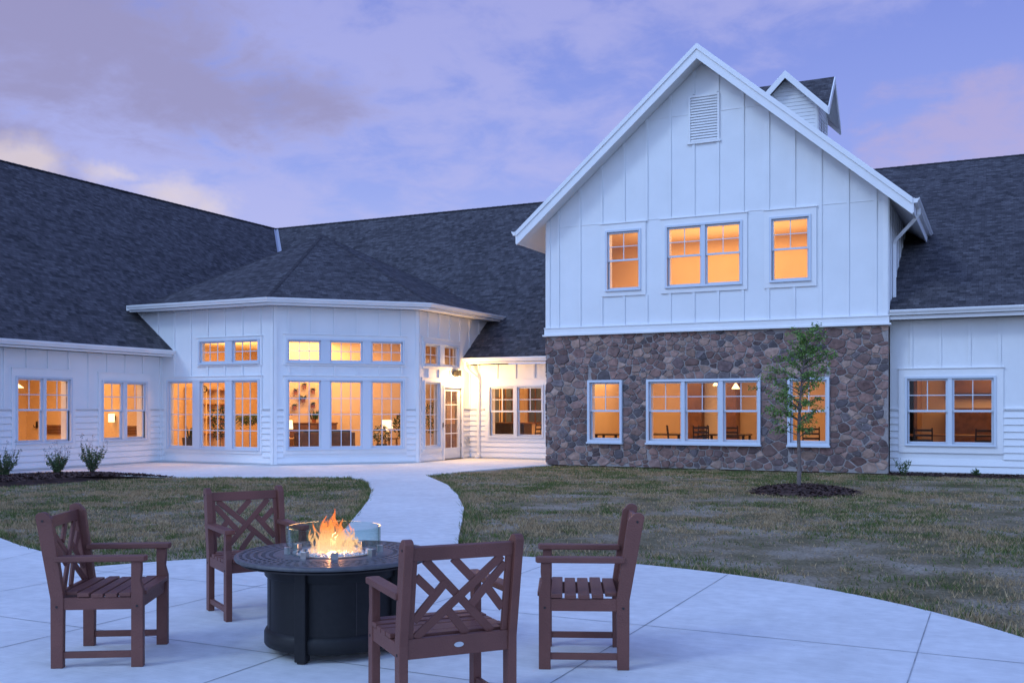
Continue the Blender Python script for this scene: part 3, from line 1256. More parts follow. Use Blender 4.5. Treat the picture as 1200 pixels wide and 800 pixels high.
# ---- stone base
s1 = window(GB, [(-9.53, -8.79)], .73, 2.12, brick=True)
s2 = window(GB, [(-7.93, -7.17), (-6.99, -6.23), (-6.03, -5.27)], .73, 2.12, brick=True)
s3 = window(GB, [(-4.42, -3.67)], .73, 2.12, brick=True)
mb = MB()
core(mb, GB, -10.83, -2.28, 0, lambda u: 3.40, [s1[0], s2[0], s3[0]], M['mortar'])
core(mb, GSL, 24.3 + WT, 26.7, 0, lambda u: 3.40, [], M['mortar'])


def clip(poly, a, b, c):
    """keep a*x+b*y<=c"""
    out = []
    n = len(poly)
    for i in range(n):
        p, q = poly[i], poly[(i + 1) % n]
        dp, dq = a * p[0] + b * p[1] - c, a * q[0] + b * q[1] - c
        if dp <= 0:
            out.append(p)
        if (dp < 0 < dq) or (dq < 0 < dp):
            t = dp / (dp - dq)
            out.append((p[0] + (q[0] - p[0]) * t, p[1] + (q[1] - p[1]) * t))
    return out


PAL = [(.205, .135, .115), (.17, .115, .10), (.255, .185, .15), (.105, .098, .105), (.125, .112, .115), (.225, .155, .135), (.15, .10, .09), (.29, .22, .18), (.185, .13, .115), (.235, .165, .14), (.12, .09, .088), (.195, .14, .125)]


def stones(mb, fr, u0, u1, z0, z1, holes, seed, sq=1.45, pitch=.178):
    """power diagram in a squeezed space: irregular stones wider than tall"""
    g = np.random.default_rng(seed)
    S = []
    tries = int((u1 - u0 + .6) * (z1 - z0 + .6) / (pitch * pitch * sq) * 16)
    for _ in range(tries):
        p = (u0 - .3 + g.random() * (u1 - u0 + .6), z0 - .3 + g.random() * (z1 - z0 + .6))
        mind = pitch * (.42 + .85 * g.random() ** 1.7)
        if any(hh[0] - .02 < p[0] < hh[1] + .02 and hh[2] - .02 < p[1] < hh[3] + .02 for hh in holes):
            continue
        if all(((p[0] - q[0]) / sq) ** 2 + (p[1] - q[1]) ** 2 > ((mind + q[2]) * .5) ** 2 for q in S):
            S.append((p[0], p[1], mind))
    A = np.array([(s[0] / sq, s[1]) for s in S])
    Wt = np.array([s[2] ** 2 * .32 for s in S])
    for i in range(len(A)):
        px, pz = S[i][0], S[i][1]
        if px < u0 or px > u1 or pz < z0 or pz > z1:
            continue
        qx = A[i][0]
        poly = [(qx - .5, pz - .5), (qx + .5, pz - .5), (qx + .5, pz + .5), (qx - .5, pz + .5)]
        d = ((A - A[i]) ** 2).sum(1)
        for j in np.argsort(d)[1:26]:
            q = A[j]
            dx, dz = q[0] - qx, q[1] - pz
            poly = clip(poly, dx, dz, ((q ** 2).sum() - qx * qx - pz * pz + Wt[i] - Wt[j]) / 2)
            if len(poly) < 3:
                break
        if len(poly) < 3:
            continue
        # skew each outline a little with a smooth warp shared by neighbours
        poly = [(x * sq + .055 * noise.noise((x * 9, z * 7, 1.5)), z + .06 * noise.noise((x * 8, z * 8, 7.5))) for x, z in poly]
        for hh in holes:
            if px < hh[0]: poly = clip(poly, 1, 0, hh[0]) if pz > hh[2] - .3 and pz < hh[3] + .3 else poly
            elif px > hh[1]: poly = clip(poly, -1, 0, -hh[1]) if pz > hh[2] - .3 and pz < hh[3] + .3 else poly
            elif pz < hh[2]: poly = clip(poly, 0, 1, hh[2])
            elif pz > hh[3]: poly = clip(poly, 0, -1, -hh[3])
        poly = clip(clip(clip(clip(poly, -1, 0, -u0), 1, 0, u1), 0, -1, -z0), 0, 1, z1)
        if len(poly) < 3:
            continue
        # chop sharp corners and shrink for the mortar
        q = []
        n = len(poly)
        for k in range(n):
            a, b = poly[k], poly[(k + 1) % n]
            L = math.hypot(b[0] - a[0], b[1] - a[1])
            if L < .012:
                continue
            t = min(.16, .013 / L)
            q.append((a[0] + (b[0] - a[0]) * t, a[1] + (b[1] - a[1]) * t))
            q.append((a[0] + (b[0] - a[0]) * (1 - t), a[1] + (b[1] - a[1]) * (1 - t)))
        if len(q) < 4:
            continue
        cx, cz = sum(p[0] for p in q) / len(q), sum(p[1] for p in q) / len(q)
        sz = max(.04, min(math.hypot(p[0] - cx, p[1] - cz) for p in q))
        col = PAL[int(g.integers(len(PAL)))]
        f = .80 + .66 * g.random()
        col = (col[0] * f * 1.07, col[1] * f * .96, col[2] * f * .94)
        dep = .014 + .026 * g.random()
        tx, tz = (g.random(2) - .5) * .14

        def ringp(s_, nn):
            out = []
            for p in q:
                x, z = cx + (p[0] - cx) * s_, cz + (p[1] - cz) * s_
                out.append(fr.p(x, nn + (tx * (x - cx) + tz * (z - cz)) * (1 if nn > .01 else 0) + (.006 * noise.noise((x * 14, z * 14, seed)) if nn > .01 else 0), z))
            return out
        s0 = 1 - .0095 / sz
        rings = [ringp(s0, -.002), ringp(s0 - .02, dep * .55), ringp(s0 - .09, dep * .92), ringp(s0 * .5, dep)]
        m_ = len(q)
        for r_ in range(3):
            for k in range(m_):
                k2 = (k + 1) % m_
                mb.face([rings[r_][k], rings[r_][k2], rings[r_ + 1][k2], rings[r_ + 1][k]], M['stone'], c=col)
        mb.face(rings[3], M['stone'], c=col)


stones(mb, GB, -10.86, -2.26, 0.0, 3.40, [s1[1][:2] + (s1[1][2] - .05, s1[1][3]), s2[1][:2] + (s2[1][2] - .05, s2[1][3]), s3[1][:2] + (s3[1][2] - .05, s3[1][3])], 5)
stones(mb, GSL, 24.26, 26.7, 0, 3.40, [], 9)
inb(mb.build('stone_wall', smooth=False))


# ------------------------------------------------------------------ roofs
def slope_uv(o, along, up):
    o, along, up = Vector(o), Vector(along).normalized(), Vector(up).normalized()
    return lambda p: ((Vector(p) - o).dot(along), (Vector(p) - o).dot(up))


def roof(polys, name='roof', thick=.14):
    """polys: list of (points, along, up)"""
    mb = MB()
    for pts, al, up in polys:
        mb.prism(pts, (0, 0, -thick), M['shingle'], M['trim'], slope_uv(pts[0], al, up), M['soffit'])
    return inb(mb.build(name, merge=False))


RX, RY, RH = -28.5, 34.8, 9.36
LE, LEz = -20.75, 3.12
ME, MEz = 26.22, 3.00
RE, REz = 24.30, 3.74
ml = (RH - LEz) / (LE - RX)
mm = (RH - MEz) / (RY - ME)
mr_ = (RH - REz) / (RY - RE)
# left wing: front slope cut where the bay wall meets it, and where the valley runs
zb = lambda x: LEz + ml * (LE - x)
roof([([(LE, 3.5, LEz), (LE, 20.93, LEz), (-22.15, 20.93, zb(-22.15)), (-22.15, ME + (zb(-22.15) - MEz) / mm, zb(-22.15)), (RX, RY, RH), (RX, 3.5, RH)], (0, 1, 0), (-1, 0, ml)),
      ([(RX, 3.5, RH), (RX, RY, RH), (RX - 7.8, RY, RH - 7.8 * ml), (RX - 7.8, 3.5, RH - 7.8 * ml)], (0, 1, 0), (1, 0, ml))])
roof([([(-22.15, ME + (zb(-22.15) - MEz) / mm, zb(-22.15)), (-19.9, ME + (zb(-22.15) - MEz) / mm, zb(-22.15)), (-14.47, ME + 2.1, MEz + 2.1 * mm), (-14.43, ME, MEz), (-10.85, ME, MEz), (-10.85, 31.3, MEz + mm * (31.3 - ME)), (-7.4, RY, RH), (RX, RY, RH)], (1, 0, 0), (0, 1, mm)),
      ([(RX, RY, RH), (9, RY, RH), (9, RY + 9, RH - 9 * .6), (RX - 5, RY + 9, RH - 9 * .6)], (1, 0, 0), (0, -1, .6))])
roof([([(-2.26, RE, REz), (10, RE, REz), (10, RY, RH), (-5.3, RY, RH), (-2.26, 29.75, REz + mr_ * (29.75 - RE))], (1, 0, 0), (0, 1, mr_))])

# valley flashing strip at the top of the valley
mb = MB()
va, vb = Vector((RX, RY, RH)), Vector((-22.15, ME + (zb(-22.15) - MEz) / mm, zb(-22.15)))
dv = (vb - va).normalized()
sd_ = dv.cross(Vector((0, 0, 1))).normalized() * .09
p0, p1 = va + dv * .15, va + dv * 5.2
for sgn in (-1, 1):
    up = Vector((0, 0, .075))
    mb.face([p0 + Vector((0, 0, .015)), p1 + Vector((0, 0, .015)), p1 + sd_ * sgn + up, p0 + sd_ * sgn + up], M['flash'])
inb(mb.build('valley_flashing', recalc=False))

# bay roof: regular octagonal pyramid
OC = Vector((-19.2, 25.7))
OI = 5.2
OEz, OAz = 4.38, 6.95
corn = []
for k in range(8):
    a = R(-67.5 + 45 * k)
    rr = OI / math.cos(R(22.5))
    corn.append(Vector((OC.x + rr * math.cos(a), OC.y + rr * math.sin(a), OEz)))
apex = Vector((OC.x, OC.y, OAz))
polys = []
for k in range(8):
    a, b = corn[k], corn[(k + 1) % 8]
    if k in (3, 4):
        continue
    mid = (a + b) / 2
    polys.append(([a, b, apex], b - a, apex - mid))
roof(polys, 'bay_roof')
# hip caps and ridge caps
mb = MB()


def cap(a, b, w=.12):
    a, b = Vector(a), Vector(b)
    d = (b - a)
    n = max(2, int(d.length / .22))
    dn = d.normalized()
    s_ = dn.cross(Vector((0, 0, 1))).normalized()
    upv = s_.cross(dn).normalized()
    for i in range(n):
        p, q = a + d * i / n, a + d * (i + 1.12) / n
        l0, l1 = .016, .006
        mb.hull8([p - s_ * w - upv * .045, q - s_ * w - upv * .045, q + s_ * w - upv * .045, p + s_ * w - upv * .045,
                  p - s_ * w * .3 + upv * l0, q - s_ * w * .3 + upv * l1, q + s_ * w * .3 + upv * l1, p + s_ * w * .3 + upv * l0], M['capsh'])


def caps(a, b, name):
    global mb
    mb = MB()
    cap(a, b)
    inb(mb.build(name, merge=False))


for k in (7, 0, 1, 2):
    caps(corn[k], apex, 'hip_cap')
caps((RX, 3.5, RH), (RX, RY, RH), 'ridge_cap')
caps((RX, RY, RH), (-7.6, RY, RH), 'ridge_cap')
caps((-5.2, RY, RH), (9, RY, RH), 'ridge_cap')

# gable roof
GY0, GY1 = 23.80, 39.0
EXL, EXR = -11.46, -1.72
ez = lambda x: RZ - RS * abs(x - AX)
roof([([(EXL, GY0, ez(EXL)), (AX, GY0, RZ), (AX, GY1, RZ), (EXL, GY1, ez(EXL))], (0, 1, 0), (1, 0, RS)),
      ([(AX, GY0, RZ), (EXR, GY0, ez(EXR)), (EXR, GY1, ez(EXR)), (AX, GY1, RZ)], (0, 1, 0), (-1, 0, RS))], 'gable_roof', .13)


def rake(mb, xa, za, xb, zb_, y0, y1, h, dz=.0, m=None):
    """board following the slope, height h measured vertically"""
    m = m or M['trim']
    mb.hull8([(xa, y0, za - h + dz), (xb, y0, zb_ - h + dz), (xb, y1, zb_ - h + dz), (xa, y1, za - h + dz), (xa, y0, za + dz), (xb, y0, zb_ + dz), (xb, y1, zb_ + dz), (xa, y1, za + dz)], m)


mb = MB()
for ex in (EXL, EXR):
    rake(mb, AX, RZ, ex, ez(ex), GY0 - .045, GY0 - .002, .36, -.022)
    rake(mb, AX, RZ, ex, ez(ex), GY0 - .075, GY0 - .046, .13, -.022)
inb(mb.build('rake_board', merge=False))
mb = MB()
for ex in (EXL, EXR):
    rake(mb, AX, RZ, ex, ez(ex), GY0, 24.27, .02, -.30, M['soffit'])
inb(mb.build('rake_soffit', merge=False))
for ex in (EXL, EXR):
    mb = MB()
    wx = -10.83 if ex < AX else -2.28
    o_ = 1 if ex > AX else -1
    rake(mb, wx, ez(wx), ex, ez(ex), 24.272, 31, .02, -.30, M['soffit'])
    mb.box((min(ex, ex + .025 * o_), GY0 - .04, ez(ex) - .35), (max(ex, ex + .025 * o_), 31, ez(ex) - .03), M['trim'])
    inb(mb.build('side_fascia', merge=False))


def gutter(path, name='gutter', closed_ends=True, side=1):
    """K-style gutter: path of (x,y,z) at the top back edge; outward is to the right of travel (side=1)"""
    prof = [(0, 0), (0, -.115), (.075, -.115), (.082, -.085), (.105, -.055), (.120, -.02), (.120, .0), (.108, .0), (.100, -.02), (.012, -.02), (.012, 0)]
    pts = [Vector(p) for p in path]
    n = len(pts)
    mb = MB()
    rings = []
    for i in range(n):
        def nrm(a, b):
            d = (b - a).normalized()
            return Vector((d.y, -d.x, 0)) * side
        if i == 0: nv = nrm(pts[0], pts[1])
        elif i == n - 1: nv = nrm(pts[-2], pts[-1])
        else:
            a, b = nrm(pts[i - 1], pts[i]), nrm(pts[i], pts[i + 1])
            nv = (a + b) / (1 + a.dot(b))
        rings.append([pts[i] + nv * x + Vector((0, 0, z)) for x, z in prof])
    K = len(prof)
    for i in range(n - 1):
        for k in range(K):
            k2 = (k + 1) % K
            mb.face([rings[i][k], rings[i][k2], rings[i + 1][k2], rings[i + 1][k]], M['gutter'])
    for e in (0, n - 1):
        mb.face(rings[e], M['gutter'])
    return inb(mb.build(name))


def fascia(path, h=.19, t=.03, soff=.45, name='fascia', side=1, drop=.0):
    """fascia board below roof edge plus flat soffit back to the wall"""
    mb = MB()
    pts = [Vector(p) for p in path]
    n = len(pts)
    for i in range(n - 1):
        a, b = pts[i], pts[i + 1]
        d = (b - a).normalized()
        nv = Vector((d.y, -d.x, 0)) * side
        def off(j, amt):
            if j == 0: q = Vector(((pts[1] - pts[0]).normalized().y, -(pts[1] - pts[0]).normalized().x, 0)) * side
            elif j == n - 1:
                dd = (pts[-1] - pts[-2]).normalized(); q = Vector((dd.y, -dd.x, 0)) * side
            else:
                d0 = (pts[j] - pts[j - 1]).normalized(); d1 = (pts[j + 1] - pts[j]).normalized()
                n0, n1 = Vector((d0.y, -d0.x, 0)) * side, Vector((d1.y, -d1.x, 0)) * side
                q = (n0 + n1) / (1 + n0.dot(n1))
            return pts[j] + q * amt
        z1, z0 = Vector((0, 0, -.02)), Vector((0, 0, -h - .02))
        A0, A1, B0, B1 = off(i, -t), off(i, 0), off(i + 1, -t), off(i + 1, 0)
        mb.hull8([A0 + z0, B0 + z0, B1 + z0, A1 + z0, A0 + z1, B0 + z1, B1 + z1, A1 + z1], M['trim'])
        S0, S1 = off(i, -soff), off(i + 1, -soff)
        s0, s1 = Vector((0, 0, -h - .0)), Vector((0, 0, -h + .015))
        mb.hull8([S0 + s0, S1 + s0, B0 + s0, A0 + s0, S0 + s1, S1 + s1, B0 + s1, A0 + s1], M['soffit'])
    return inb(mb.build(name, merge=False))


# left wing eave (outward +x): travelling +y, right side is +x
P = [(LE, 3.5, LEz), (LE, 20.92, LEz)]
fascia(P, h=.17, soff=.44); gutter([(x, y, z - .015) for x, y, z in P])
# bay eave
e0 = Vector((-21.95, corn[0].y, OEz)); e3 = Vector((corn[2].x, 28.05, OEz))
P = [tuple(e0), tuple(corn[0]), tuple(corn[1]), tuple(e3)]
P = [(e0.x, e0.y, OEz), (corn[0].x, corn[0].y, OEz), (corn[1].x, corn[1].y, OEz), (e3.x, e3.y, OEz)]
fascia(P, h=.17, soff=.44); gutter([(x, y, z - .015) for x, y, z in P])
# small infill of roof behind the left end of the bay eave
roof([([(-22.1, 20.52, OEz - .002), (corn[0].x - 4.31, 20.52, OEz - .002), (corn[7].x, corn[7].y, OEz + .0), (-22.35, 22.0, OEz + .25)], (1, 0, 0), (0, 1, .4))], 'bay_roof')
# link eave (outward -y): travelling +x, right side is -y
P = [(-14.40, ME, MEz), (-10.87, ME, MEz)]
fascia(P, h=.17, soff=.44); gutter([(x, y, z - .015) for x, y, z in P])
# right wing
P = [(-2.24, RE, REz), (10, RE, REz)]
fascia(P, h=.20, soff=.44); gutter([(x, y, z - .015) for x, y, z in P])
# gable side eaves
gutter([(EXR + .025, GY0 - .05, ez(EXR) - .02), (EXR + .025, 28.9, ez(EXR) - .02)])
gutter([(EXL - .025, GY0 - .05, ez(EXL) - .02), (EXL - .025, 31, ez(EXL) - .02)], side=-1)


def downspout(pts, name='downspout', w=.042, d=.032):
    mb = MB()
    pts = [Vector(p) for p in pts]
    mb.tube(pts, w * 1.25, M['gutter'], n=4)
    # brackets
    o = mb.build(name, merge=False)
    return inb(o)


downspout([(EXR + .08, 24.55, ez(EXR) - .13), (EXR + .08, 24.55, ez(EXR) - .25), (EXR - .02, 24.6, ez(EXR) - .36), (-2.16, 24.95, 5.45), (-2.21, 25.0, 5.35), (-2.21, 25.0, 4.05), (-2.18, 25.0, 4.0), (-2.02, 24.9, 3.93)])
downspout([(-14.30, 26.16, 2.88), (-14.30, 26.16, 2.76), (-14.28, 26.22, 2.66), (-14.12, 26.56, 2.42), (-14.10, 26.61, 2.34), (-14.10, 26.61, .14), (-14.08, 26.55, .06), (-14.06, 26.40, .03)])
mb = MB()
mb.tube([(-14.38, 26.42, .55), (-14.30, 26.42, .55)], .001, M['darkmetal'])
BR.box(mb, 26.38, 26.52, .026, .10, .42, .60, mat('grey_plastic_box', (.4, .4, .4), .5))
inb(mb.build('outlet_box'))

# cupola
CX_, CYc, CW, CRh = -6.6, 36.35, 1.02, 1.42
cup = MB()
for sx in (-1, 1):
    pass
cfr = [Fr((CX_, CYc - CW), (1, 0), (0, -1)), Fr((CX_ + CW, CYc), (0, 1), (1, 0)), Fr((CX_, CYc + CW), (1, 0), (0, 1)), Fr((CX_ - CW, CYc), (0, 1), (-1, 0))]
CE, CP = 11.67, 13.09
for f in cfr:
    zt = lambda u: CP - .14 - abs(u) * (CP - CE) / CRh
    core(cup, f, -CW, CW, 8.9, zt, [], M['white'], n0=-.05, extra=(0,))
    z = 9.6
    while z < 13:
        half = min(CW - .09, (CP - .16 - (z + .13)) * CRh / (CP - CE))
        if half > .06:
            Pp = f.p
            for sgn in ((-half, half),):
                a, b = sgn
                cup.hull8([Pp(a, .001, z), Pp(b, .001, z), Pp(b, .022, z), Pp(a, .022, z), Pp(a, .001, z + .125), Pp(b, .001, z + .125), Pp(b, .006, z + .125), Pp(a, .006, z + .125)], M['white'])
        z += .13
    f.box(cup, -CW, -CW + .09, .001, .03, 9.6, zt(CW) - .01, M['trim'])
    f.box(cup, CW - .09, CW, .001, .03, 9.6, zt(CW) - .01, M['trim'])
cupo = inb(cup.build('cupola', merge=False))
cr = MB()
H = CRh
for k in range(4):
    a = k * math.pi / 2
    Rm = Matrix.Translation((CX_, CYc, 0)) @ Matrix.Rotation(a, 4, 'Z')
    # gable arm towards -y: two slopes from ridge to valleys
    for sgn in (-1, 1):
        top = [Rm @ Vector((0, -H, CP)), Rm @ Vector((sgn * H, -H, CE)), Rm @ Vector((0, 0, CP))]
        al = (top[2] - top[0])
        cr.prism(top, (0, 0, -.09), M['shingle'], M['trim'], slope_uv(top[0], al, (Rm.to_3x3() @ Vector((-sgn, 0, 1)))), M['soffit'])
        pts = []
        q = [(0, -H - .04, CP - .27), (sgn * H, -H - .04, CE - .27), (sgn * H, -H, CE - .27), (0, -H, CP - .27), (0, -H - .04, CP - .012), (sgn * H, -H - .04, CE - .012), (sgn * H, -H, CE - .012), (0, -H, CP - .012)]
        cr.hull8([Rm @ Vector(p) for p in q], M['trim'])
o = cr.build('cupola_roof', merge=False)
o.parent = cupo
for f in cfr[:2]:
    lv = MB()
    f.box(lv, -.30, -.25, .03, .05, 10.55, 11.6, M['trim'])
    f.box(lv, .25, .30, .03, .05, 10.55, 11.6, M['trim'])
    f.box(lv, -.25, .25, .03, .05, 11.55, 11.6, M['trim'])
    f.box(lv, -.25, .25, .024, .03, 10.55, 11.55, M['darkmetal'])
    for i in range(11):
        z = 10.56 + i * .09
        f.box(lv, -.25, .25, .031, .045, z, z + .05, M['trim'])
    lv.build('louvre').parent = cupo


# ------------------------------------------------------------------ interiors
def room(x0, x1, y0, y1, z0, z1, open_=('s',), name='interior_shell', mw=None, poly=None):
    """shell with one side left to the outside wall"""
    mb = MB()
    t = .06
    mw = mw or M['iwall']
    if 'n' not in open_: mb.box((x0, y1, z0), (x1, y1 + t, z1), mw)
    if 'w' not in open_: mb.box((x0 - t, y0, z0), (x0, y1 + t, z1), mw)
    if 'e' not in open_: mb.box((x1, y0, z0), (x1 + t, y1 + t, z1), mw)
    if 's' not in open_: mb.box((x0, y0 - t, z0), (x1, y0, z1), mw)
    mb.box((x0 - t, y0 - t, z0 - t), (x1 + t, y1 + t, z0), M['ifloor'])
    mb.box((x0 - t, y0 - t, z1), (x1 + t, y1 + t, z1 + t), M['iceil'])
    return inb(mb.build(name, merge=False))


# warm ceiling lamp of a room, with an added upward fill below it
def area(x, y, z, sx, sy, power, col=(1, .53, .20), up=.45):
    d = bpy.data.lights.new('ceiling_light', 'AREA')
    d.shape = 'RECTANGLE'
    d.size, d.size_y = sx, sy
    d.energy = power
    d.color = col
    o = bpy.data.objects.new('ceiling_light', d)
    COL.objects.link(o)
    o.location = (x, y, z)
    if up:
        d.energy = power * (1.07 - up)
        e = bpy.data.lights.new('ceiling_fill', 'AREA')  # added fill facing up to brighten the ceiling, no fixture stands here
        e.shape = 'RECTANGLE'
        e.size, e.size_y = sx * .8, sy * .8
        e.energy = power * up
        e.color = col
        q = bpy.data.objects.new('ceiling_fill', e)
        COL.objects.link(q)
        q.location = (x, y, z - .9)
        q.rotation_euler = (R(180), 0, 0)
    return o


def point(x, y, z, power, col=(1, .6, .28), r=.06):
    d = bpy.data.lights.new('lamp_light', 'POINT')
    d.energy = power
    d.color = col
    d.shadow_soft_size = r
    o = bpy.data.objects.new('lamp_light', d)
    COL.objects.link(o)
    o.location = (x, y, z)
    return o


room(-10.6, -2.5, 24.5, 28.6, 3.66, 6.35)
area(-6.6, 26.6, 6.3, 6, 2.5, 300, up=.22)
room(-10.6, -2.5, 24.5, 30.2, .03, 2.95)
area(-9.2, 27.2, 2.9, 2.4, 3.5, 150)
area(-5.2, 27.2, 2.9, 2.4, 3.5, 110)
room(-2.15, 5.5, 24.95, 29.5, .03, 2.85)
area(.6, 28.2, 2.8, 3, .8, 75)
# lounge behind the bay: octagon front, square back
mbw = MB()
fl = [(-25.0, 21.12), (-17.33, 21.12), (-14.62, 23.83), (-14.62, 29.6), (-25.0, 29.6)]
mbw.prism([(x, y, .03) for x, y in fl], (0, 0, -.1), M['ifloor'])
mbw.prism([(x, y, 3.68) for x, y in fl], (0, 0, -.06), M['iceil'])
mbw.box((-25.06, 21.1, .03), (-25.0, 29.6, 3.62), M['iwall'])
mbw.box((-25.0, 29.6, .03), (-14.6, 29.66, 3.62), M['iwall'])
mbw.box((-25.0, 21.06, .03), (-21.3, 21.12, 3.62), M['iwall'])
inb(mbw.build('interior_shell', merge=False))
mbw = MB()
mbw.box((-14.66, 26.9, .03), (-14.60, 29.6, 3.62), M['iwall'])
inb(mbw.build('interior_shell'))
area(-18.4, 24.6, 3.55, 4.0, 2.6, 370, up=.26)
area(-22.4, 24.4, 3.55, 2.6, 4.0, 280)
room(-14.35, -10.9, 26.9, 30.4, .03, 2.75)
area(-21.8, 28.0, 3.55, 3, 2, 190)
area(-12.8, 28.6, 2.7, 2, 1.6, 130)
room(-26.5, -21.4, 8, 20.75, .03, 2.85, open_=('e',))
area(-23.4, 17.0, 2.8, 1.6, 6, 340)

# ------------------------------------------------------------------ wall lamp by the door
wl_ = empty('wall_lamp', (-14.42, 25.70, 2.40), label='dark square down-light fixed to the white wall above the glazed door', cat='wall lamp')
mb = MB()
mb.box((.02, -.085, .02), (.19, .085, .21), M['darkmetal'])
mb.box((-.02, -.055, .04), (.02, .055, .19), M['darkmetal'])
mb.build('housing', wl_, bevel=.004)
mb = MB()
mb.box((.035, -.07, .005), (.175, .07, .018), M['lens'])
mb.build('lens', wl_)
sp = bpy.data.lights.new('door_light', 'POINT')
sp.energy = 165
sp.color = (1, .56, .19)
sp.shadow_soft_size = .05
so = bpy.data.objects.new('door_light', sp)
COL.objects.link(so)
so.location = (-14.22, 25.70, 2.33)


# ------------------------------------------------------------------ plants
def quat_leaf(mb, p, d, up, l, w, m, col):
    """a leaf: folded diamond, 2 faces"""
    d = d.normalized()
    s_ = d.cross(up)
    if s_.length < 1e-3:
        s_ = d.cross(Vector((1, 0, 0)))
    s_.normalize()
    nrm = s_.cross(d).normalized()
    tip = p + d * l
    mid = p + d * l * .45
    a = mid + s_ * w + nrm * w * .35
    b = mid - s_ * w + nrm * w * .35
    mb.face([p, a, tip], m, c=col)
    mb.face([p, tip, b], m, c=col)


def rv(g=random):
    v = Vector((random.gauss(0, 1), random.gauss(0, 1), random.gauss(0, 1)))
    return v.normalized()


def gcol(base, v=.3):
    f = 1 + random.uniform(-v, v)
    return tuple(max(0, c * f * (1 + random.uniform(-.08, .08))) for c in base)


def young_tree(loc):
    random.seed(21)
    t = empty('young_tree', loc, label='slender young tree with sparse green leaves in a mulch ring before the stone wall', cat='tree')
    tr = MB()
    pts = [Vector((0, 0, -.05)), Vector((.01, 0, .5)), Vector((-.01, .01, 1.0)), Vector((.02, 0, 1.5)), Vector((.05, .02, 2.0)), Vector((.12, .0, 2.5)), Vector((.20, 0, 2.85))]
    tr.tube(pts, [.042, .035, .029, .023, .016, .010, .005], M['bark'], n=8)
    cr_ = MB()

    def trunk_at(z):
        for a, b in zip(pts, pts[1:]):
            if a.z <= z <= b.z:
                return a.lerp(b, (z - a.z) / (b.z - a.z))
        return pts[-1]
    tips = []
    for i in range(46):
        z = .95 + 1.80 * (i / 45) ** 1.05 + random.uniform(-.06, .06)
        a = i * 2.4 + random.uniform(-.5, .5)
        L = (.74 - .27 * abs(z - 1.65) / .7 - .06) * random.uniform(.6, 1.12)
        L = max(.18, L if z < 2.3 else .30 * random.uniform(.5, 1))
        p0 = trunk_at(min(z, 2.8))
        lean = -.10 if z < 2.0 else 0.05
        d = Vector((math.cos(a) * CY, math.cos(a) * SY, 0)) * 1.0 + Vector((-SY * math.sin(a), CY * math.sin(a), 0)) * .9
        p1 = p0 + d * L * .5 + Vector((lean * .5, 0, L * .28))
        p2 = p0 + d * L + Vector((lean, 0, L * .42))
        tr.tube([p0, p1, p2], [.011, .007, .003], M['bark'], n=5)
        for _ in range(7):
            s0 = p0.lerp(p2, random.uniform(.25, 1))
            dd = (d + rv() * .8 + Vector((0, 0, .35))).normalized()
            q = s0 + dd * random.uniform(.08, .24)
            tr.tube([s0, q], [.004, .002], M['bark'], n=4)
            tips.append((s0, q))
        tips.append((p1, p2))
    for i in range(14):
        z = random.uniform(2.3, 2.85)
        p0 = trunk_at(z)
        tips.append((p0, p0 + Vector((random.uniform(-.12, .12), random.uniform(-.12, .12), random.uniform(.05, .2)))))
    for s0, q in tips:
        shade = random.uniform(.7, 1.3)
        for _ in range(random.randint(8, 16)):
            p = s0.lerp(q, random.uniform(.1, 1.1)) + rv() * random.uniform(0, .055)
            base = random.choice([(.15, .27, .06), (.11, .21, .05), (.20, .33, .08)])
            quat_leaf(cr_, p, (rv() + Vector((0, 0, -.2))), rv(), random.uniform(.035, .065), random.uniform(.010, .017), M['leaf'], gcol(tuple(c * shade for c in base), .2))
    tr.build('trunk', t, smooth=True, merge=False)
    cr_.build('crown', t, recalc=False)


young_tree((-3.27, 18.60, .05))


def shrub(loc, h, label, seed, stems=26, flowers=True):
    random.seed(seed)
    t = empty('flowering_shrub', loc, label=label, cat='shrub', group='shrubs in the mulch bed')
    st, lf = MB(), MB()
    for i in range(stems):
        a = random.uniform(0, 6.28)
        sp_ = random.uniform(.05, .36)
        hh = h * random.uniform(.55, 1.0)
        p0 = Vector((random.uniform(-.05, .05), random.uniform(-.05, .05), -.03))
        p1 = p0 + Vector((math.cos(a) * sp_ * .6, math.sin(a) * sp_ * .6, hh * .55))
        p2 = p0 + Vector((math.cos(a) * sp_, math.sin(a) * sp_, hh))
        st.tube([p0, p1, p2], [.006, .004, .002], M['bark'], n=4)
        for k in range(60):
            tt = random.uniform(.12, .95)
            p = (p0.lerp(p1, tt * 2) if tt < .5 else p1.lerp(p2, tt * 2 - 1)) + rv() * .02
            if tt > .82 and flowers and random.random() < .7:
                continue
            base = random.choice([(.08, .13, .045), (.10, .16, .055), (.14, .19, .08)])
            quat_leaf(lf, p, rv() + Vector((0, 0, .4)), rv(), random.uniform(.03, .07), random.uniform(.008, .015), M['leaf'], gcol(base))
        if flowers and random.random() < .55:
            top = p2 + Vector((random.uniform(-.04, .04), random.uniform(-.04, .04), random.uniform(.08, .22)))
            st.tube([p2, top], [.002, .0015], M['bark'], n=3)
            for _ in range(12):
                quat_leaf(lf, top + rv() * .03, rv(), rv(), .018, .008, M['leaf'], gcol((.16, .12, .12)))
    st.build('stems', t, merge=False)
    lf.build('leaves', t, recalc=False)


shrub((-18.72, 15.45, .06), .55, 'lower sprawling shrub with one long stray twig, between two others in the mulch bed', 3)
shrub((-18.62, 16.30, .06), .68, 'upright shrub with dried flower heads at the end of the mulch bed by the walkway', 5)
shrub((-18.95, 14.30, .06), .62, 'shrub cut off by the photo edge, first in the mulch bed', 8)


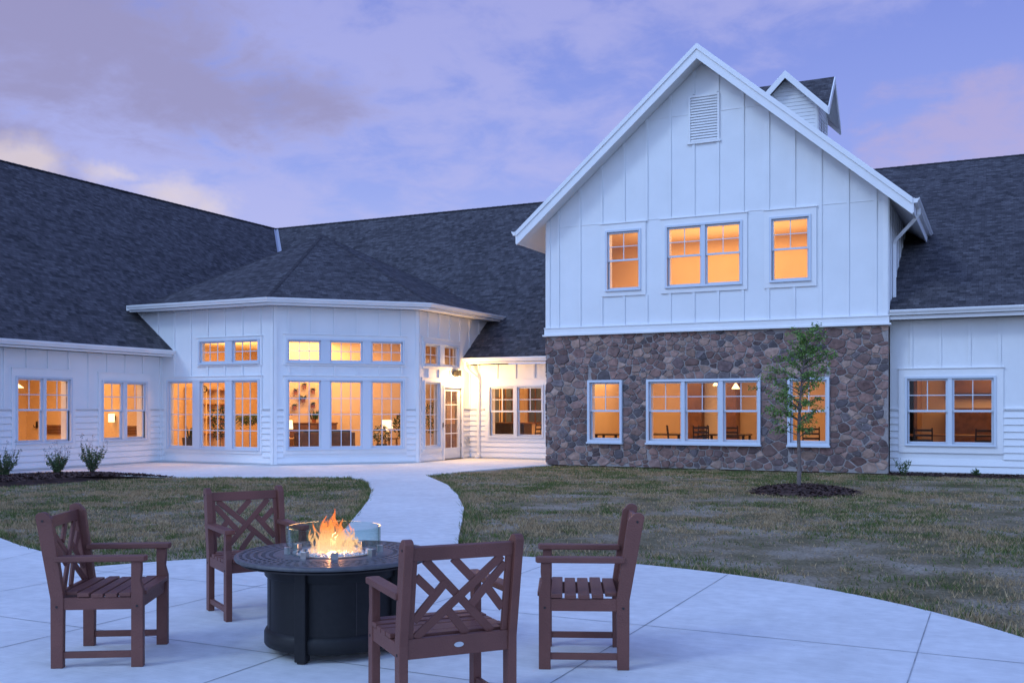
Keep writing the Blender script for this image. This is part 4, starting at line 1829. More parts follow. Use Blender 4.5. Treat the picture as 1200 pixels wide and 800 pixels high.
def weed(loc, h, n, label, seed):
    random.seed(seed)
    lf = MB()
    for i in range(n):
        a = random.uniform(0, 6.28)
        p0 = Vector((random.uniform(-.05, .05), random.uniform(-.04, .04), 0))
        p1 = p0 + Vector((math.cos(a) * h * .45, math.sin(a) * h * .3, h * random.uniform(.5, 1)))
        lf.tube([p0, p1], [.004, .002], M['leaf'], n=3)
        for c in range(len(lf.c)):
            if lf.c[c] is None: lf.c[c] = (.06, .11, .03)
        for k in range(12):
            p = p0.lerp(p1, random.uniform(.2, 1))
            quat_leaf(lf, p, rv() + Vector((0, 0, .6)), rv(), random.uniform(.05, .09), .010, M['leaf'], gcol((.07, .13, .04)))
    o = lf.build('weed_plant', recalc=False)
    o.location = loc
    tag(o, label, 'plant')


weed((-1.93, 24.0, .01), .36, 14, 'leafy green weed growing at the wall beside the stone corner', 4)
weed((-.45, 24.3, .01), .13, 9, 'tiny low weed under the double window in the mulch strip', 6)


# ------------------------------------------------------------------ grass
def vnoise(P, s, seed):
    g = np.random.default_rng(seed)
    G = g.random((256, 256))
    q = P / s + 1000.0
    i = np.floor(q).astype(int)
    f = q - i
    f = f * f * (3 - 2 * f)
    a = G[i[:, 0] % 256, i[:, 1] % 256]; b = G[(i[:, 0] + 1) % 256, i[:, 1] % 256]
    c = G[i[:, 0] % 256, (i[:, 1] + 1) % 256]; d = G[(i[:, 0] + 1) % 256, (i[:, 1] + 1) % 256]
    return (a * (1 - f[:, 0]) + b * f[:, 0]) * (1 - f[:, 1]) + (c * (1 - f[:, 0]) + d * f[:, 0]) * f[:, 1]


def grass():
    g = np.random.default_rng(4)
    n = 640000
    P = np.stack([g.uniform(-24, 6, n), g.uniform(5, 25.2, n)], 1)
    dep = -SY * P[:, 0] + CY * P[:, 1]
    lat = CY * P[:, 0] + SY * P[:, 1]
    keep = (np.abs(lat / dep) < .62)
    P = P[keep]
    bad = inside(P, circ) | inside(P, west) | inside(P, pathL + [(-13.4, 18.6), (-12.8, 19.8)] + pathR) | inside(P, walk)
    bad |= inside(P, bed)
    bad |= (P[:, 1] > 24.2) | ((P[:, 0] < -10.75) & (P[:, 1] > 20.95)) | (((P[:, 0] + 3.18) / .9) ** 2 + ((P[:, 1] - 18.62) / .92) ** 2 < 1) | ((P[:, 1] > 24.1) & (P[:, 0] > -2.3)) | (P[:, 0] < -21)
    P = P[~bad]
    dn = .5 * vnoise(P, 1.3, 1) + .3 * vnoise(P, .45, 2) + .2 * vnoise(P, .16, 3)
    fine = .5 * vnoise(P, .09, 9) + .5 * vnoise(P, .19, 10)
    # edges against concrete stay fuller and greener
    rad = np.hypot(P[:, 0] - PC[0], P[:, 1] - PC[1])
    edge = np.clip(1 - (rad - PR) / .35, 0, 1)
    dpa = np.full(len(P), 9.)
    for poly in (pathL, pathR, west[:9]):
        for a, b in zip(poly, poly[1:]):
            a, b = np.array(a), np.array(b)
            d = b - a
            t = np.clip(((P - a) @ d) / (d @ d), 0, 1)
            dpa = np.minimum(dpa, np.linalg.norm(P - (a + t[:, None] * d), axis=1))
    edge = np.maximum(edge, np.clip(1 - dpa / .35, 0, 1))
    wallside = np.clip(1 - (24.2 - P[:, 1]) / 3.0, 0, 1) * (P[:, 0] > -11)
    left = (P[:, 0] < -7.5)
    dens = np.clip((dn - .39) * 3.6, .08, 1) * .70 + .35 * edge + .25 * wallside + .22 * left
    tuft = fine > .35
    keep = g.random(len(P)) < dens * np.where(fine > .55, 1.25, np.where(tuft, .8, .25))
    fine = fine[keep]
    P, dn, edge, wallside, left = P[keep], dn[keep], edge[keep], wallside[keep], left[keep]
    n = len(P)
    dep = -SY * P[:, 0] + CY * P[:, 1]
    grn = vnoise(P, .8, 5) * .5 + vnoise(P, .25, 6) * .5
    grn = np.clip((grn - .45) * 3 + .25 + .6 * edge + .35 * wallside, 0, 1)
    K = 2
    out_v, col = [], []
    for k in range(K):
        a = g.uniform(0, 2 * np.pi, n)
        h = g.uniform(.014, .044, n) * (.6 + .9 * fine) * (.7 + .6 * dn) * (1 + .9 * edge)
        w = g.uniform(.003, .0065, n) * (.7 + dep / 20)
        lean = g.uniform(.2, 1.1, n) * h
        off = g.normal(0, .016, (n, 2))
        bx, by = P[:, 0] + off[:, 0], P[:, 1] + off[:, 1]
        wx, wy = np.cos(a) * w, np.sin(a) * w
        la = g.uniform(0, 2 * np.pi, n)
        tip = np.stack([bx + np.cos(la) * lean, by + np.sin(la) * lean, SOIL + h], 1)
        z = np.full(n, SOIL - .003)
        v = np.stack([np.stack([bx - wx, by - wy, z], 1), np.stack([bx + wx, by + wy, z], 1), tip], 1)
        out_v.append(v)
        dry = g.random(n) > grn * .85
        gr = np.array([.115, .155, .042]) * g.uniform(.6, 1.4, (n, 1))
        st = np.array([.46, .34, .185]) * g.uniform(.5, 1.25, (n, 1))
        col.append(np.where(dry[:, None], st, gr))
    V = np.concatenate(out_v).reshape(-1, 3)
    C = np.concatenate(col)
    nf = len(V) // 3
    me = bpy.data.meshes.new('lawn_grass')
    me.vertices.add(len(V))
    me.vertices.foreach_set('co', V.astype(np.float32).ravel())
    me.loops.add(nf * 3)
    me.loops.foreach_set('vertex_index', np.arange(nf * 3, dtype=np.int32))
    me.polygons.add(nf)
    me.polygons.foreach_set('loop_start', np.arange(nf, dtype=np.int32) * 3)
    me.update(calc_edges=True)
    at = me.attributes.new('col', 'FLOAT_COLOR', 'FACE')
    at.data.foreach_set('color', np.concatenate([C, np.ones((nf, 1))], 1).astype(np.float32).ravel())
    me.materials.append(M['grass'])
    o = bpy.data.objects.new('lawn_grass', me)
    COL.objects.link(o)
    tag(o, 'thin patchy lawn of green and straw-coloured blades', 'grass', kind='stuff')
    print('grass blades', nf)


grass()


# ------------------------------------------------------------------ armchairs
def garden_chair():
    """faces +x; origin on the ground between the legs"""
    t = empty('garden_armchair', (0, 0, 0))
    Bm = M['brown']
    hd, hw = .225, .275        # half distances between leg centres
    lx, ly = .034, .022

    def slab(pts, y0, y1, name):
        mb = MB()
        mb.prism([(x, y0, z) for x, z in pts], (0, y1 - y0, 0), Bm)
        return mb.build(name, t, bevel=.004)
    for s in (-1, 1):
        y0, y1 = s * hw - ly, s * hw + ly
        # rear leg and post in one piece, leaning back above the seat, round top
        top = [(-hd - lx, 0), (-hd + lx, 0), (-hd + lx + .004, .40), (-hd + lx - .062, .86)]
        cxp, czp = -hd - .085, .875
        arc = [(cxp + .036 * math.cos(a), czp + .026 * math.sin(a)) for a in np.linspace(.3, math.pi - .1, 7)]
        post = slab(top + arc + [(-hd - lx - .002, .40)], y0, y1, 'rear_leg')
        q = MB()
        for z, x in ((.355, -hd), (.85, -hd - .08)):
            q.tube([(x, s * (hw + ly) - s * .002, z), (x, s * (hw + ly) + s * .003, z)], .007, M['screw'], n=10)
        q.build('bolt', post, merge=False)
        fl = slab([(hd - lx, 0), (hd + lx, 0), (hd + lx, .44), (hd + lx - .016, .50), (hd + lx - .010, .56), (hd + lx - .012, .612), (hd - lx, .612)], y0, y1, 'front_leg')
        q = MB()
        q.tube([(hd, s * (hw + ly) - s * .002, .355), (hd, s * (hw + ly) + s * .003, .355)], .007, M['screw'], n=10)
        q.build('bolt', fl, merge=False)
        # arm
        mb = MB()
        ya, yb = s * (hw - .040), s * (hw + .034)
        mb.prism([(-hd - .010, ya, .645), (hd + .045, ya, .645), (hd + .055, (ya + yb) / 2, .645), (hd + .045, yb, .645), (-hd - .010, yb, .645)], (0, 0, -.033), Bm)
        mb.build('armrest', t, bevel=.006)
        mb = MB()
        mb.box((-hd + lx - .002, s * hw - .016, .335), (hd - lx + .002, s * hw + .016, .405), Bm)
        mb.build('side_rail', t, bevel=.003)
        mb = MB()
        mb.box((-hd + lx - .002, s * hw - .013, .055), (hd - lx + .002, s * hw + .013, .092), Bm)
        mb.build('stretcher', t, bevel=.003)
    for x, nm in ((hd + .005, 'front_rail'), (-hd - .012, 'rear_rail')):
        mb = MB()
        mb.box((x - .013, -hw + ly - .002, .335), (x + .013, hw - ly + .002, .412 if x > 0 else .43), Bm)
        rr_ = mb.build(nm, t, bevel=.003)
        if x < 0:
            q = MB()
            q.lathe([(0.0001, 0), (.024, 0), (.024, .004), (.0001, .004)], M['badge'], n=20)
            b_ = q.build('badge', rr_)
            b_.rotation_euler = (0, R(-90), 0)
            b_.scale = (.5, 1, 1)
            b_.location = (x - .013, .0, .385)
    # mid stretcher under the seat is absent; slats run across
    n = 6
    for i in range(n):
        x0 = -hd + .035 + i * (2 * hd + .02) / n
        wdt = (2 * hd + .02) / n - .012
        mb = MB()
        dz = .004 * math.cos((i / (n - 1)) * math.pi * 2)
        yy = hw - ly - .003 if (i == n - 1 or i == 0) else hw + .022
        mb.box((x0, -yy, .408 + dz), (x0 + wdt, yy, .432 + dz), Bm)
        mb.build('seat_slat', t, bevel=.004)
    # back panel, in the leaning plane
    bz0, bz1 = .43, .80
    iw = hw - ly

    def bp_(v, z, off=0):
        """point on back plane: v across (-iw..iw), z height"""
        x = -hd - .002 - .078 * (z - .40) / .46 + off
        return Vector((x, v, z))

    def bar(name, v0, z0, v1, z1, w=.036, th=.020, off=0):
        a, b = bp_(v0, z0, off), bp_(v1, z1, off)
        d = (b - a).normalized()
        nx = Vector((1, 0, .17)).normalized()
        s_ = nx.cross(d).normalized() * w / 2
        h_ = nx * th / 2
        mb = MB()
        mb.hull8([a - s_ - h_, b - s_ - h_, b + s_ - h_, a + s_ - h_, a - s_ + h_, b - s_ + h_, b + s_ + h_, a + s_ + h_], Bm)
        return mb.build(name, t, bevel=.003)
    bar('top_rail', -iw, .832, iw, .832, .066, .030)
    bar('back_stile', -iw + .015, .43, -iw + .015, .80, .030, .022)
    bar('back_stile', iw - .015, .43, iw - .015, .80, .030, .022)
    iv = iw - .03
    # seen from behind: u 0..1 runs left to right; from behind (looking +x) left is +y
    segs = [((.09, 1), (.89, .0)), ((.95, 1), (.02, 0)), ((.40, 1), (.62, .735)), ((1, .90), (.63, .375)), ((0, .79), (.205, .555)), ((.33, .70), (0, .22)), ((.36, .35), (.60, .0)), ((.80, .60), (1, .30))]
    for i, ((u0, w0), (u1, w1)) in enumerate(segs):
        bar('lattice_bar', iv - 2 * iv * u0, bz0 + (bz1 - bz0) * w0, iv - 2 * iv * u1, bz0 + (bz1 - bz0) * w1, .040, .016, off=(.004 if i == 0 else -.004 if i == 1 else 0))
    return t


ch0 = garden_chair()
CH = [((-4.84, 4.39, 0), 31, 'brown slatted garden armchair side-on to the camera at the far left of the patio'),
      ((-4.93, 5.80, 0), -32, 'brown garden armchair behind the fire table, its crossed-lattice back against the lawn'),
      ((-2.255, 5.60, 0), 203, 'brown garden armchair on the lawn side of the patio, facing the fire table side-on'),
      ((-2.488, 4.295, 0), 140, 'brown garden armchair nearest the camera, seen from behind with silver oval badge')]
for i, (loc, rz, lab) in enumerate(CH):
    c = ch0 if i == 0 else copy_tree(ch0)
    c.location = loc
    c.rotation_euler = (0, 0, R(rz))
    tag(c, lab, 'garden chair', 'armchairs around the fire table')


# ------------------------------------------------------------------ fire table
def fire_table():
    t = empty('fire_pit_table', (-3.75, 5.14, 0), R(-80), label='round dark metal fire pit table with burning gas flame and glass wind guard', cat='fire table')
    K = M['black']
    mb = MB()
    mb.lathe([(.40, .09), (.405, .09), (.405, .53), (.40, .53)], K, n=64)
    mb.lathe([(.0, .50), (.40, .50), (.40, .52), (.0, .52)], K, n=64, close=True)
    mb.build('body_panel', t, smooth=True, merge=False)
    mb = MB()
    mb.lathe([(.39, .055), (.422, .055), (.426, .062), (.426, .125), (.416, .145), (.405, .155), (.39, .155)], K, n=64)
    mb.build('base_ring', t, smooth=True)
    mb = MB()
    mb.lathe([(.39, .47), (.418, .47), (.424, .478), (.424, .525), (.39, .535)], K, n=64)
    mb.build('upper_ring', t, smooth=True)
    for k in range(4):
        a = k * math.pi / 2
        Rm = Matrix.Rotation(a, 4, 'Z')
        mb = MB()
        mb.box((.385, -.036, .012), (.450, .036, .545), K, Rm)
        mb.box((.395, -.026, 0.0), (.440, .026, .012), M['screw'], Rm)
        mb.build('leg', t, bevel=.006)
        # thin panel seams
        mb = MB()
        for da in (R(45),):
            Rr = Matrix.Rotation(a + da, 4, 'Z')
            mb.box((.404, -.003, .155), (.4075, .003, .47), M['screw'], Rr)
        mb.build('panel_seam', t)
    # top with pierced rings
    Tm = M['blacktop']
    mb = MB()
    z0, z1 = .572, .596
    mb.lathe([(.585, z0 - .004), (.600, z0 - .002), (.606, z0 + .008), (.604, z1 - .004), (.596, z1), (.580, z1), (.580, z0)], Tm, n=96)
    mb.lathe([(.235, z0), (.355, z0), (.355, z1 - .001), (.24, z1 - .001)], Tm, n=96)
    rings = [(.372, .398), (.418, .444), (.464, .490), (.512, .538), (.556, .576)]
    prev = .355
    edges = [.355]
    for a, b in rings:
        mb.lathe([(prev, z0 + .002), (a, z0 + .002), (a, z1 - .002), (prev, z1 - .002)], Tm, n=96)
        n = 56
        for k in range(n):
            # slanted webs between rings
            a0 = 2 * math.pi * (k + (.5 if rings.index((a, b)) % 2 else 0)) / n
            da = .052
            sk = .03
            p = []
            for zz in (z0 + .002, z1 - .003):
                for r_, an in ((a - .001, a0), (b + .001, a0 + sk), (b + .001, a0 + sk + da), (a - .001, a0 + da)):
                    p.append((r_ * math.cos(an), r_ * math.sin(an), zz))
            mb.hull8(p, Tm)
        prev = b
    mb.lathe([(prev, z0 + .002), (.581, z0 + .002), (.581, z1 - .002), (prev, z1 - .002)], Tm, n=96)
    mb.build('table_top', t, merge=False)
    mb = MB()
    mb.lathe([(0.001, .548), (.57, .548), (.57, .556), (0.001, .556)], M['screw'], n=64)
    mb.build('under_tray', t, merge=False)
    # burner bowl
    mb = MB()
    mb.lathe([(.001, .565), (.235, .565), (.235, z1 + .004), (.255, z1 + .006), (.255, z1), (.24, .56), (.001, .56)], M['steel'], n=48)
    mb.build('burner_bowl', t, smooth=True, merge=False)
    g = random.Random(5)
    mb = MB()
    for _ in range(520):
        r_ = .225 * math.sqrt(g.random())
        a = g.random() * 6.28
        s_ = .007 + .009 * g.random()
        Mx = Matrix.Translation((r_ * math.cos(a), r_ * math.sin(a), .574 + .014 * g.random())) @ Matrix.Rotation(g.random() * 6, 4, (g.random(), g.random(), .3 + g.random()))
        mb.box((-s_, -s_ * .8, -s_ * .6), (s_, s_ * .8, s_ * .6), M['fireglass'], Mx)
    mb.build('fire_glass', t, merge=False)
    # wind guard: four curved glass panels with clips
    for k in range(4):
        mb = MB()
        a0 = R(8) + k * math.pi / 2 + .03
        mb.lathe([(.283, z1 + .010), (.291, z1 + .010), (.291, z1 + .165), (.283, z1 + .165)], M['guard'], n=14, a0=a0, a1=a0 + math.pi / 2 - .06)
        gp = mb.build('glass_panel', t, smooth=True)
        for e in (a0 + .30, a0 + math.pi / 2 - .36):
            q = MB()
            q.box((.268, -.021, z1 - .002), (.304, .021, z1 + .040), M['steel'], Matrix.Rotation(e, 4, 'Z'))
            q.build('clip', gp, bevel=.002)
    # flames
    f = MB()
    gg = random.Random(12)
    spec = [(-.09, .0, .15, .034), (-.055, .03, .24, .04), (-.02, -.01, .285, .042), (.015, .02, .20, .04), (.05, -.02, .20, .042), (.09, .02, .16, .036), (.125, -.01, .11, .028), (.15, .02, .07, .022), (-.14, -.01, .07, .022), (-.035, -.04, .17, .04), (.03, -.045, .15, .04), (.0, .05, .19, .04), (-.11, .03, .10, .025), (.07, .05, .16, .035), (-.07, -.03, .13, .035)]
    camdir = Vector((CY, SY, 0))
    inv = Matrix.Rotation(R(80), 4, 'Z')
    fw = Vector((-SY, CY, 0))
    for (u, v, h, w) in spec:
        base = inv @ (camdir * u + fw * v)
        pts, rad = [], []
        ph, ph2 = gg.random() * 6, gg.random() * 6
        for i in range(12):
            s_ = i / 11
            sway = .028 * s_ * math.sin(s_ * 5 + ph)
            sway2 = .02 * s_ * math.sin(s_ * 6 + ph2)
            pts.append(base + Vector((sway, sway2, .585 + h * s_)))
            rad.append(max(.0012, w * (math.sin(math.pi * min(1, (s_ * .85 + .18))) ** .9) * (1 - .35 * s_)))
        f.tube(pts, rad, M['flame'], n=12, cap=False)
    for k in range(26):
        u, v = gg.uniform(-.14, .14), gg.uniform(-.05, .05)
        base = inv @ (camdir * u + fw * v)
        h0 = gg.uniform(.04, .20) * (1.2 - abs(u) * 5)
        L_ = gg.uniform(.04, .09)
        ph = gg.random() * 6
        pts = [base + Vector((.012 * math.sin(ph + i), .012 * math.cos(ph + i * .8), .585 + h0 + L_ * i / 6)) for i in range(7)]
        f.tube(pts, [.001, .006, .009, .009, .006, .004, .001], M['flame'], n=8, cap=False)
    f.build('flame', t, smooth=True, merge=False)


fire_table()
point(-3.75, 5.14, .625, 26, (1, .40, .16), .028)


# ------------------------------------------------------------------ furniture indoors
def dining_chair():
    t = empty('dining_chair', (0, 0, 0))
    W = M['wood']
    D = mat('dark_stained_chair_wood', (.035, .02, .014), .5)
    for sx in (-1, 1):
        for sy in (-1, 1):
            mb = MB()
            h = .46 if sx > 0 else 1.0
            mb.tube([(sx * .2, sy * .2, 0), (sx * .2 - (0 if sx > 0 else 0), sy * .2, .45), (sx * .2 - (.06 if sx < 0 else 0), sy * .2, h)], .018, D, n=6)
            mb.build('leg', t, merge=False)
    mb = MB(); mb.box((-.23, -.23, .44), (.23, .23, .48), D); mb.build('seat', t, bevel=.01)
    for z in (.58, .70, .82, .94):
        mb = MB()
        x = -.2 - .06 * (z - .45) / .55
        mb.box((x - .008, -.19, z - .024), (x + .008, .19, z + .024), D)
        mb.build('back_slat', t)
    return t


dc0 = dining_chair()
DC = [((-9.33, 25.7), 200, 'dark ladder-back dining chair seen through the single window in the stone wall'),
      ((-7.95, 26.6), 20, 'first ladder-back chair at the long dark table behind the triple window'),
      ((-7.62, 27.3), 160, 'second ladder-back chair, beyond the dark table behind the triple window'),
      ((-7.22, 26.5), 100, 'ladder-back chair with its back to the middle pane of the triple window'),
      ((-6.38, 26.8), 75, 'ladder-back chair under the last pane of the triple window'),
      ((-1.62, 26.0), 88, 'slatted dark chair showing its back in the double window of the siding wing'),
      ((-.80, 26.1), 5, 'narrow dark chair seen edge-on in the double window of the siding wing'),
      ((-.38, 26.0), 110, 'dark chair beside the second pane edge of the siding wing window'),
      ((-4.3, 26.3), 95, 'dark chair behind the window that the young tree covers'),
      ((-12.95, 27.9), 180, 'dark chair by the desk in the link window')]
for i, (xy, rz, lab) in enumerate(DC):
    c = dc0 if i == 0 else copy_tree(dc0)
    c.location = (xy[0], xy[1], .03)
    c.rotation_euler = (0, 0, R(rz))
    tag(c, lab, 'chair', 'dark dining chairs indoors')


def table_(x, y, w, d, h, m, lab, rz=0):
    t = empty('dining_table', (x, y, .03), R(rz), label=lab, cat='table', group='tables indoors')
    mb = MB(); mb.box((-w / 2, -d / 2, h - .04), (w / 2, d / 2, h), m); mb.build('table_top', t, bevel=.01)
    for sx in (-1, 1):
        for sy in (-1, 1):
            mb = MB(); mb.box((sx * (w / 2 - .06) - .03, sy * (d / 2 - .06) - .03, 0), (sx * (w / 2 - .06) + .03, sy * (d / 2 - .06) + .03, h - .04), m); mb.build('leg', t)
    return t


DK = mat('dark_table_wood', (.04, .022, .014), .35)
table_(-8.6, 27.4, 1.3, .9, .75, DK, 'dark dining table behind the first pane of the triple window')
table_(-6.8, 27.6, 1.2, .9, .75, DK, 'dark dining table between chairs behind the middle pane')
table_(-1.0, 27.6, 2.6, .7, .80, M['woodpale'], 'pale lit counter table across the siding wing window')
table_(-9.9, 26.6, .7, .7, .75, DK, 'small dark table behind the single window in the stone wall')

# dining room: panelled pier, sideboard with plant
mb = MB()
mb.box((-8.44, 29.4, .03), (-8.02, 29.9, 2.94), M['wood'])
mb.box((-7.2, 29.1, .03), (-6.9, 29.6, 2.94), M['wood'])
mb.box((-8.6, 29.42, 2.5), (-7.2, 29.8, 2.94), M['wood'])
mb.box((-8.02, 29.75, .03), (-7.2, 29.85, 2.5), M['iceil'])
inb(mb.build('timber_pier'))


def pendant(x, y, z, ztop, lab, s=.12, power=3):
    t = empty('pendant_lamp', (x, y, z), label=lab, cat='pendant lamp', group='pendant lamps indoors')
    mb = MB(); mb.lathe([(.02, .16), (.035, .14), (s, 0), (s - .006, 0), (.03, .13)], M['shade'], n=20); mb.build('lamp_shade', t, smooth=True)
    mb = MB(); mb.tube([(0, 0, .15), (0, 0, ztop - z)], .006, M['darkmetal'], n=5); mb.build('cord', t)
    point(x, y, z - .05, power)


pendant(-6.75, 28.4, 2.05, 2.95, 'small lit pendant hanging behind the last pane of the triple window')
pendant(-7.35, 28.6, 2.15, 2.95, 'small lit pendant hanging behind the middle pane of the triple window')
pendant(-22.6, 17.35, 2.02, 2.85, 'lit pendant behind the first left-wing window', .22, 5)


def potted(x, y, kind, lab, seed, pr=.16, ph=.3, h=1.0, z=.03, potm=None, cat='potted plant'):
    random.seed(seed)
    t = empty('potted_plant', (x, y, z), label=lab, cat=cat)
    mb = MB()
    mb.lathe([(.001, 0), (pr * .75, 0), (pr, ph), (pr * .9, ph), (pr * .85, ph - .03), (.001, ph - .03)], potm or M['pot'], n=20)
    mb.build('pot', t, smooth=True)
    lf = MB()
    if kind == 'snake':
        for i in range(16):
            a = random.uniform(0, 6.28)
            p = Vector((random.uniform(-.1, .1), random.uniform(-.1, .1), ph - .04))
            d = Vector((math.cos(a) * .22, math.sin(a) * .22, 1)).normalized()
            hh = h * random.uniform(.6, 1)
            s_ = d.cross(rv()).normalized() * .022
            lf.face([p - s_, p + s_, p + d * hh * .6 + s_ * 1.2, p + d * hh, p + d * hh * .6 - s_ * 1.2], M['leaf'], c=gcol((.035, .07, .03)))
    elif kind == 'tree':
        st = MB()
        st.tube([(0, 0, ph - .04), (.02, 0, ph + h * .5), (.0, .02, ph + h * .9)], [.016, .012, .006], M['bark'], n=6)
        st.build('stem', t)
        for i in range(420):
            v = rv() * random.uniform(.3, 1) ** .5
            p = Vector((v.x * .32, v.y * .32, ph + h * .62 + v.z * h * .40))
            quat_leaf(lf, p, rv() + Vector((0, 0, -.4)), rv(), random.uniform(.05, .10), .022, M['leaf'], gcol((.04, .075, .028)))
    elif kind == 'palm':
        st = MB()
        st.tube([(0, 0, ph - .04), (.0, 0, ph + h * .55)], [.02, .014], M['bark'], n=6)
        st.build('stem', t)
        for i in range(26):
            a = i * 2.4
            L = random.uniform(.35, .62)
            prev = Vector((0, 0, ph + h * random.uniform(.45, .62)))
            for k in range(9):
                s_ = (k + 1) / 9
                q = Vector((math.cos(a) * L * s_, math.sin(a) * L * s_, prev.z + .075 * (1 - 1.9 * s_)))
                for sg in (-1, 1):
                    quat_leaf(lf, q, Vector((math.cos(a + sg * .8), math.sin(a + sg * .8), -.5)), Vector((0, 0, 1)), .17, .02, M['leaf'], gcol((.08, .13, .03)))
                prev = q
    elif kind == 'bush':
        for i in range(330):
            v = rv() * random.uniform(.2, 1) ** .5
            p = Vector((v.x * .28, v.y * .28, ph + h * .5 + v.z * h * .5))
            c = (.5, .48, .42) if random.random() < .18 else (.06, .10, .03)
            quat_leaf(lf, p, rv(), rv(), random.uniform(.05, .09), .02, M['leaf'], gcol(c))
    elif kind == 'fern':
        for i in range(70):
            a = random.uniform(0, 6.28)
            d = Vector((math.cos(a), math.sin(a) * .6, random.uniform(-.3, .8)))
            quat_leaf(lf, Vector((0, 0, ph)), d, Vector((0, 0, 1)), h * random.uniform(.5, 1), .014, M['leaf'], gcol((.05, .09, .03)))
    lf.build('leaves', t, recalc=False)
    return t


potted(-21.0, 21.9, 'snake', 'spiky snake plant in a dark planter behind the first tall bay pane', 1, .27, .62, .45)
potted(-20.2, 22.2, 'tree', 'bushy dark-leaved potted tree behind the second tall bay pane', 2, .2, .25, 1.35)
potted(-19.1, 22.2, 'palm', 'arching potted palm behind the third tall bay pane', 3, .2, .35, 1.35)
potted(-15.85, 24.0, 'bush', 'white-flowered leafy plant beside the table lamp behind the bay glass', 4, .16, .45, .55)
potted(-15.35, 24.4, 'tree', 'tall green plant at the edge of the last diagonal bay pane', 5, .16, .3, 1.1)
potted(-14.95, 25.4, 'tree', 'slim dark plant behind the narrow light beside the door', 9, .15, .3, 1.4)


def sofa(x, y, rz, w, lab):
    t = empty('sofa', (x, y, .03), R(rz), label=lab, cat='sofa', group='dark sofas in the lounge')
    D = M['darkfab']
    mb = MB(); mb.box((-w / 2, -.42, .12), (w / 2, .42, .40), D); mb.build('base', t, bevel=.03)
    n = 2
    for i in range(n):
        a = -w / 2 + .08 + i * (w - .16) / n
        mb = MB(); mb.box((a, -.36, .40), (a + (w - .16) / n - .01, .2, .52), D); mb.build('seat_cushion', t, bevel=.04)
        mb = MB(); mb.box((a, .15, .50), (a + (w - .16) / n - .01, .36, .86), D); mb.build('back_cushion', t, bevel=.06)
    for s in (-1, 1):
        mb = MB(); mb.box((min(s * w / 2, s * (w / 2 - .07)), -.42, .12), (max(s * w / 2, s * (w / 2 - .07)), .42, .62), M['woodpale']); mb.build('armrest', t, bevel=.01)
        for q in (-1, 1):
            mb = MB(); mb.box((s * (w / 2 - .08) - .025, q * .36 - .025, 0), (s * (w / 2 - .08) + .025, q * .36 + .025, .12), M['wood']); mb.build('leg', t)
    mb = MB(); mb.box((-w / 2, .38, .12), (w / 2, .42, .80), M['wood']); mb.build('back_panel', t, bevel=.01)
    return t


sofa(-16.95, 22.9, -140, 1.5, 'dark grey sofa with timber frame under the middle diagonal bay pane')
sofa(-17.75, 23.5, -140, 1.3, 'dark grey sofa below the hanging wall pots, behind the first diagonal pane')


def table_lamp(x, y, z, lab):
    t = empty('table_lamp', (x, y, z), label=lab, cat='table lamp', group='lit table lamps')
    mb = MB(); mb.lathe([(.001, 0), (.07, 0), (.08, .02), (.03, .06), (.07, .16), (.025, .28), (.001, .28)], M['paleware'], n=20); mb.build('lamp_base', t, smooth=True)
    mb = MB(); mb.lathe([(.16, .27), (.14, .52), (.136, .52), (.156, .27)], M['shade'], n=24); mb.build('lamp_shade', t, smooth=True)
    point(x, y, z + .4, 4)


def side_table(x, y, lab):
    t = empty('side_table', (x, y, .03), label=lab, cat='side table', group='side tables in the lounge')
    mb = MB(); mb.box((-.25, -.25, .56), (.25, .25, .6), M['woodpale']); mb.build('table_top', t, bevel=.005)
    for sx in (-1, 1):
        for sy in (-1, 1):
            mb = MB(); mb.box((sx * .2 - .02, sy * .2 - .02, 0), (sx * .2 + .02, sy * .2 + .02, .56), M['woodpale']); mb.build('leg', t)


side_table(-16.15, 24.75, 'pale side table carrying the lamp behind the last diagonal pane')
table_lamp(-16.15, 24.75, .63, 'lit white-shaded table lamp behind the last diagonal bay pane')
side_table(-18.45, 23.05, 'pale side table carrying the lamp at the edge of the first diagonal pane')
table_lamp(-18.45, 23.05, .63, 'lit table lamp at the edge of the first diagonal bay pane')

# planter wall: a partition with hanging pots and a sideboard
mb = MB()
c0, c1 = Vector((-20.6, 24.0, 0)), Vector((-18.2, 26.4, 0))
pf = Fr((-20.6, 24.4), (r2, r2), (r2, -r2))
pf.box(mb, 0, 6.4, -.1, 0, .03, 3.61, M['iwall'])
inb(mb.build('planter_partition'))
wp = [(1.05, 1.55), (1.62, 1.60), (.75, 1.78), (1.32, 1.78), (1.9, 1.80), (1.08, 2.02), (1.62, 2.05), (1.35, 2.2)]
names = ['lowest left', 'lowest right', 'middle row first', 'middle row central ferny', 'middle row last', 'upper left', 'upper right', 'topmost']
for i, ((u, z), nm) in enumerate(zip(wp, names)):
    p = pf.p(u, .10, z - .1)
    tt = potted(p.x, p.y, 'fern', f'small terracotta wall pot, {nm} of those on the lounge partition', 40 + i, .065, .12, .26 if i == 3 else .14, z=p.z, potm=M['terra'], cat='wall pot')
    tt['group'] = 'terracotta pots on the lounge partition'
t = empty('sideboard', (pf.p(1.4, .3, 0).x, pf.p(1.4, .3, 0).y, .03), R(45), label='long brown sideboard against the partition with the wall pots', cat='sideboard')
mb = MB(); mb.box((-.9, -.2, .1), (.9, .2, .98), M['wood']); mb.build('cabinet', t, bevel=.005)
mb = MB(); mb.box((-.93, -.23, .98), (.93, .23, 1.02), M['wood']); mb.build('top_board', t, bevel=.005)
for s in (-.6, 0, .6):
    mb = MB(); mb.box((s - .28, -.225, .14), (s + .28, -.202, .94), M['wood']); mb.build('door', t, bevel=.003)
p = pf.p(1.62, .3, 0)
